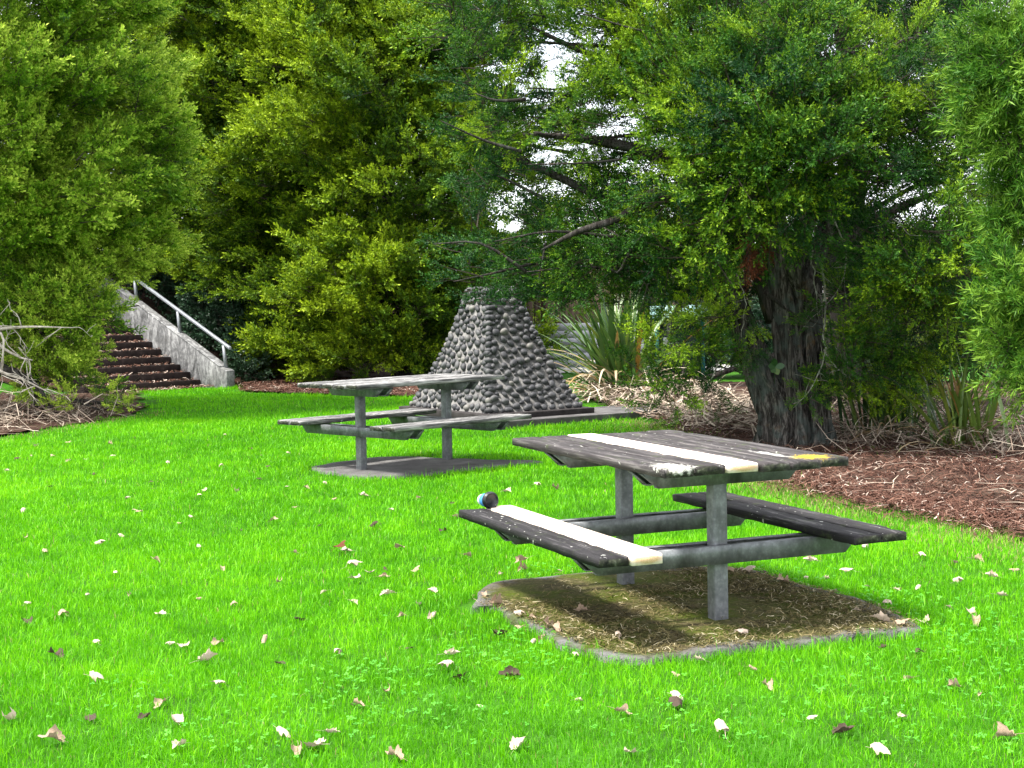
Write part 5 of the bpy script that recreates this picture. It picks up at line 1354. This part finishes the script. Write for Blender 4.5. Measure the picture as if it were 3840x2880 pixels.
# ------------------------------------------------------------------ dry leaves on the lawn
def dry_leaf_mesh(seed, mat):
    rs = np.random.default_rng(seed); lobes = 5; n_ = 30; th = np.linspace(0, 2 * np.pi, n_, endpoint=False)
    r = 0.5 + 0.10 * np.cos(lobes * th) * (0.6 + 0.4 * np.cos(th)) + 0.05 * np.cos(11 * th + seed) + rs.normal(0, 0.02, n_)
    r *= 1 + 0.22 * np.cos(th)
    cb = rs.uniform(1.6, 4.2); cx = rs.uniform(-0.6, 2.2); ripple = rs.uniform(0.05, 0.14); ph = rs.uniform(0, 6.28)
    V = [[0, 0, 0]]; A = []
    for f in (0.35, 0.7, 1.0):
        for k in range(n_):
            V.append([math.cos(th[k]) * r[k] * f, math.sin(th[k]) * r[k] * f, 0])
    V = np.array(V)
    x_, y_ = V[:, 0].copy(), V[:, 1].copy(); rad = np.hypot(x_, y_)
    V[:, 2] = 0.5 * cb * y_ * y_ + 0.3 * cx * x_ * x_ + ripple * np.sin(5 * np.arctan2(y_, x_) + ph) * rad + 0.12 * abs(y_) * rs.uniform(0, 1)
    V[:, 1] = np.sign(y_) * np.sin(np.minimum(abs(y_) * cb, 2.4)) / cb
    if rs.random() < 0.6: V[:, 2] = -V[:, 2] * 0.8
    V[:, 2] += 0.06 * np.sin(6 * V[:, 0] + ph) + rs.normal(0, 0.025, len(V))
    V[:, 2] -= V[:, 2].min()
    t = [[0, 1 + k, 1 + (k + 1) % n_] for k in range(n_)]
    q = [[1 + a * n_ + k, 1 + (a + 1) * n_ + k, 1 + (a + 1) * n_ + (k + 1) % n_, 1 + a * n_ + (k + 1) % n_] for a in range(2) for k in range(n_)]
    g = Geo(); g.add(V, q, t)
    # stalk
    i = int(np.argmin(x_)); g.tube(np.array([[-0.25, 0, V[0, 2] + 0.02], [-0.55, 0.02, 0.10], [-0.95, rs.normal(0, 0.1), 0.03]]), [0.018, 0.014, 0.012], 4)
    o = g.build("dry_leaf", mat, smooth=True); me = o.data
    bpy.data.objects.remove(o)
    return me


LEAF_MESH = {m_i: [dry_leaf_mesh(300 + 20 * m_i + k, M_DRY[m_i]) for k in range(6)] for m_i in range(4)}
LEAF_PX = [(70, 988), (185, 994), (115, 990), (490, 943), (325, 1045), (445, 1062), (300, 1110), (275, 1080), (52, 1110), (262, 1165), (590, 1128), (410, 1122), (388, 1135), (215, 1180), (55, 1165), (430, 1188), (640, 1198), (865, 1188), (895, 1240),
           (765, 1255), (760, 1228), (600, 1262), (190, 1290), (280, 1290), (55, 1312), (58, 1348), (140, 1335), (350, 1330), (505, 1312), (645, 1345), (760, 1305), (840, 1290), (935, 1285), (905, 1312), (870, 1338), (885, 1405), (570, 1390), (210, 1395), (400, 1400), (370, 1398),
           (470, 1395), (565, 1388), (445, 1432), (605, 1440), (725, 1418), (965, 1448), (970, 1420), (1105, 1465), (200, 1475), (475, 1487), (195, 1560), (350, 1525), (310, 1558), (385, 1565), (120, 1605), (610, 1592), (715, 1588), (685, 1620), (645, 1628), (395, 1618), (855, 1645),
           (1250, 1520), (1120, 1620), (1460, 1515), (1465, 1465), (1965, 1475), (1945, 1558), (1900, 1635), (1460, 1530), (1510, 1432), (1365, 1632), (1820, 1590), (775, 1530), (1000, 1468), (1080, 1375), (1150, 1395), (1175, 1385), (1240, 1422), (1130, 1362),
           (830, 1235), (800, 1242), (825, 1250), (1130, 1235), (700, 1050), (620, 1055), (725, 1085), (560, 1040), (790, 1075), (850, 1105), (905, 1080), (975, 1090), (665, 1058), (510, 1065), (245, 990), (150, 1000), (360, 1005), (20, 1020), (35, 995), (750, 1195),
           (1095, 1065), (1160, 1050), (1200, 1058), (1080, 1245), (1350, 1160), (1250, 1130), (1380, 1168), (1755, 1215), (1870, 1188), (1830, 1240), (1990, 1205), (2065, 1222), (2110, 1215), (2195, 1240), (1805, 1285), (1870, 1270), (1935, 1280), (2050, 1320), (2095, 1330),
           (2000, 1350), (2110, 1345), (2070, 1262), (1985, 1275), (2145, 1250), (1915, 1315), (1905, 1405), (1990, 1415), (2065, 1490), (2120, 1505), (1660, 1490), (1210, 1240), (870, 1185), (1745, 1255), (1785, 1255), (1650, 1245), (1600, 1240), (1720, 1290), (2160, 1290), (930, 1340),
           (1850, 1330), (430, 1075), (330, 1060), (480, 1010), (80, 965), (150, 958), (290, 950), (240, 962), (620, 985), (580, 1010), (540, 972), (200, 1030), (110, 1055), (95, 1200), (340, 1215), (480, 1235), (520, 1150), (690, 1140), (640, 1100), (815, 1140), (960, 1150), (1010, 1205),
           (985, 1120), (700, 1285), (430, 1300), (250, 1245), (120, 1420), (25, 1560), (840, 1500), (1040, 1535), (1340, 1545), (1560, 1590), (1750, 1560), (2180, 1600), (1620, 1450)]
PAD_LEAF = [(1258, 1338), (1600, 1388), (1335, 1395), (1045, 1300), (1070, 1322), (1150, 1352), (1120, 1345), (1905, 1362), (1945, 1366), (1690, 1272), (1560, 1250), (1620, 1250), (1180, 1368), (1200, 1374)]
rl = np.random.default_rng(8); NL = 0
LAB = {0: ("pale curled dry leaf fallen on the open lawn", "pale dry leaves scattered on the lawn"), 1: ("tan curled dry leaf fallen on the open lawn", "tan dry leaves scattered on the lawn"),
       2: ("dark brown curled dry leaf fallen on the open lawn", "dark dry leaves scattered on the lawn"), 4: ("dry leaf lying on the mossy concrete pad under the near table", "dry leaves on the mossy pad")}


def put_leaf(dx, dy, mi, lab, grp, size, z=0.010, jit=6):
    global NL
    p = G(dx + rl.normal(0, jit * 0.3), dy + rl.normal(0, jit * 0.15))
    o = bpy.data.objects.new("dry_leaf", LEAF_MESH[mi][int(rl.integers(0, 6))])
    o.location = (p[0], p[1], z); o.rotation_euler = (rl.normal(0, 0.22), rl.normal(0, 0.22), rl.uniform(0, 6.28)); o.scale = (size, size * rl.uniform(0.75, 1.0), size * rl.uniform(0.5, 0.9))
    link(o); tag(o, lab, "leaf", grp); NL += 1


seen = []
for (dx, dy) in LEAF_PX:
    if any(abs(dx - a) < 9 and abs(dy - b_) < 7 for a, b_ in seen): continue
    seen.append((dx, dy)); r_ = rl.random(); mi = 0 if r_ < 0.52 else 1 if r_ < 0.80 else 2
    put_leaf(dx, dy, mi, *LAB[mi], float(np.clip(rl.normal(0.055, 0.014), 0.03, 0.085)))
for (dx, dy) in PAD_LEAF:
    put_leaf(dx, dy, 0 if rl.random() < 0.5 else 1, *LAB[4], float(np.clip(rl.normal(0.06, 0.012), 0.035, 0.08)), 0.036)
put_leaf(733, 1198, 3, "large reddish brown leaf lying in the lawn left of the near bench", None, 0.075, 0.04, 0)
put_leaf(1130, 1232, 1, "pinkish upright curled leaf at the pad corner under the near bench", None, 0.075, 0.05, 0)
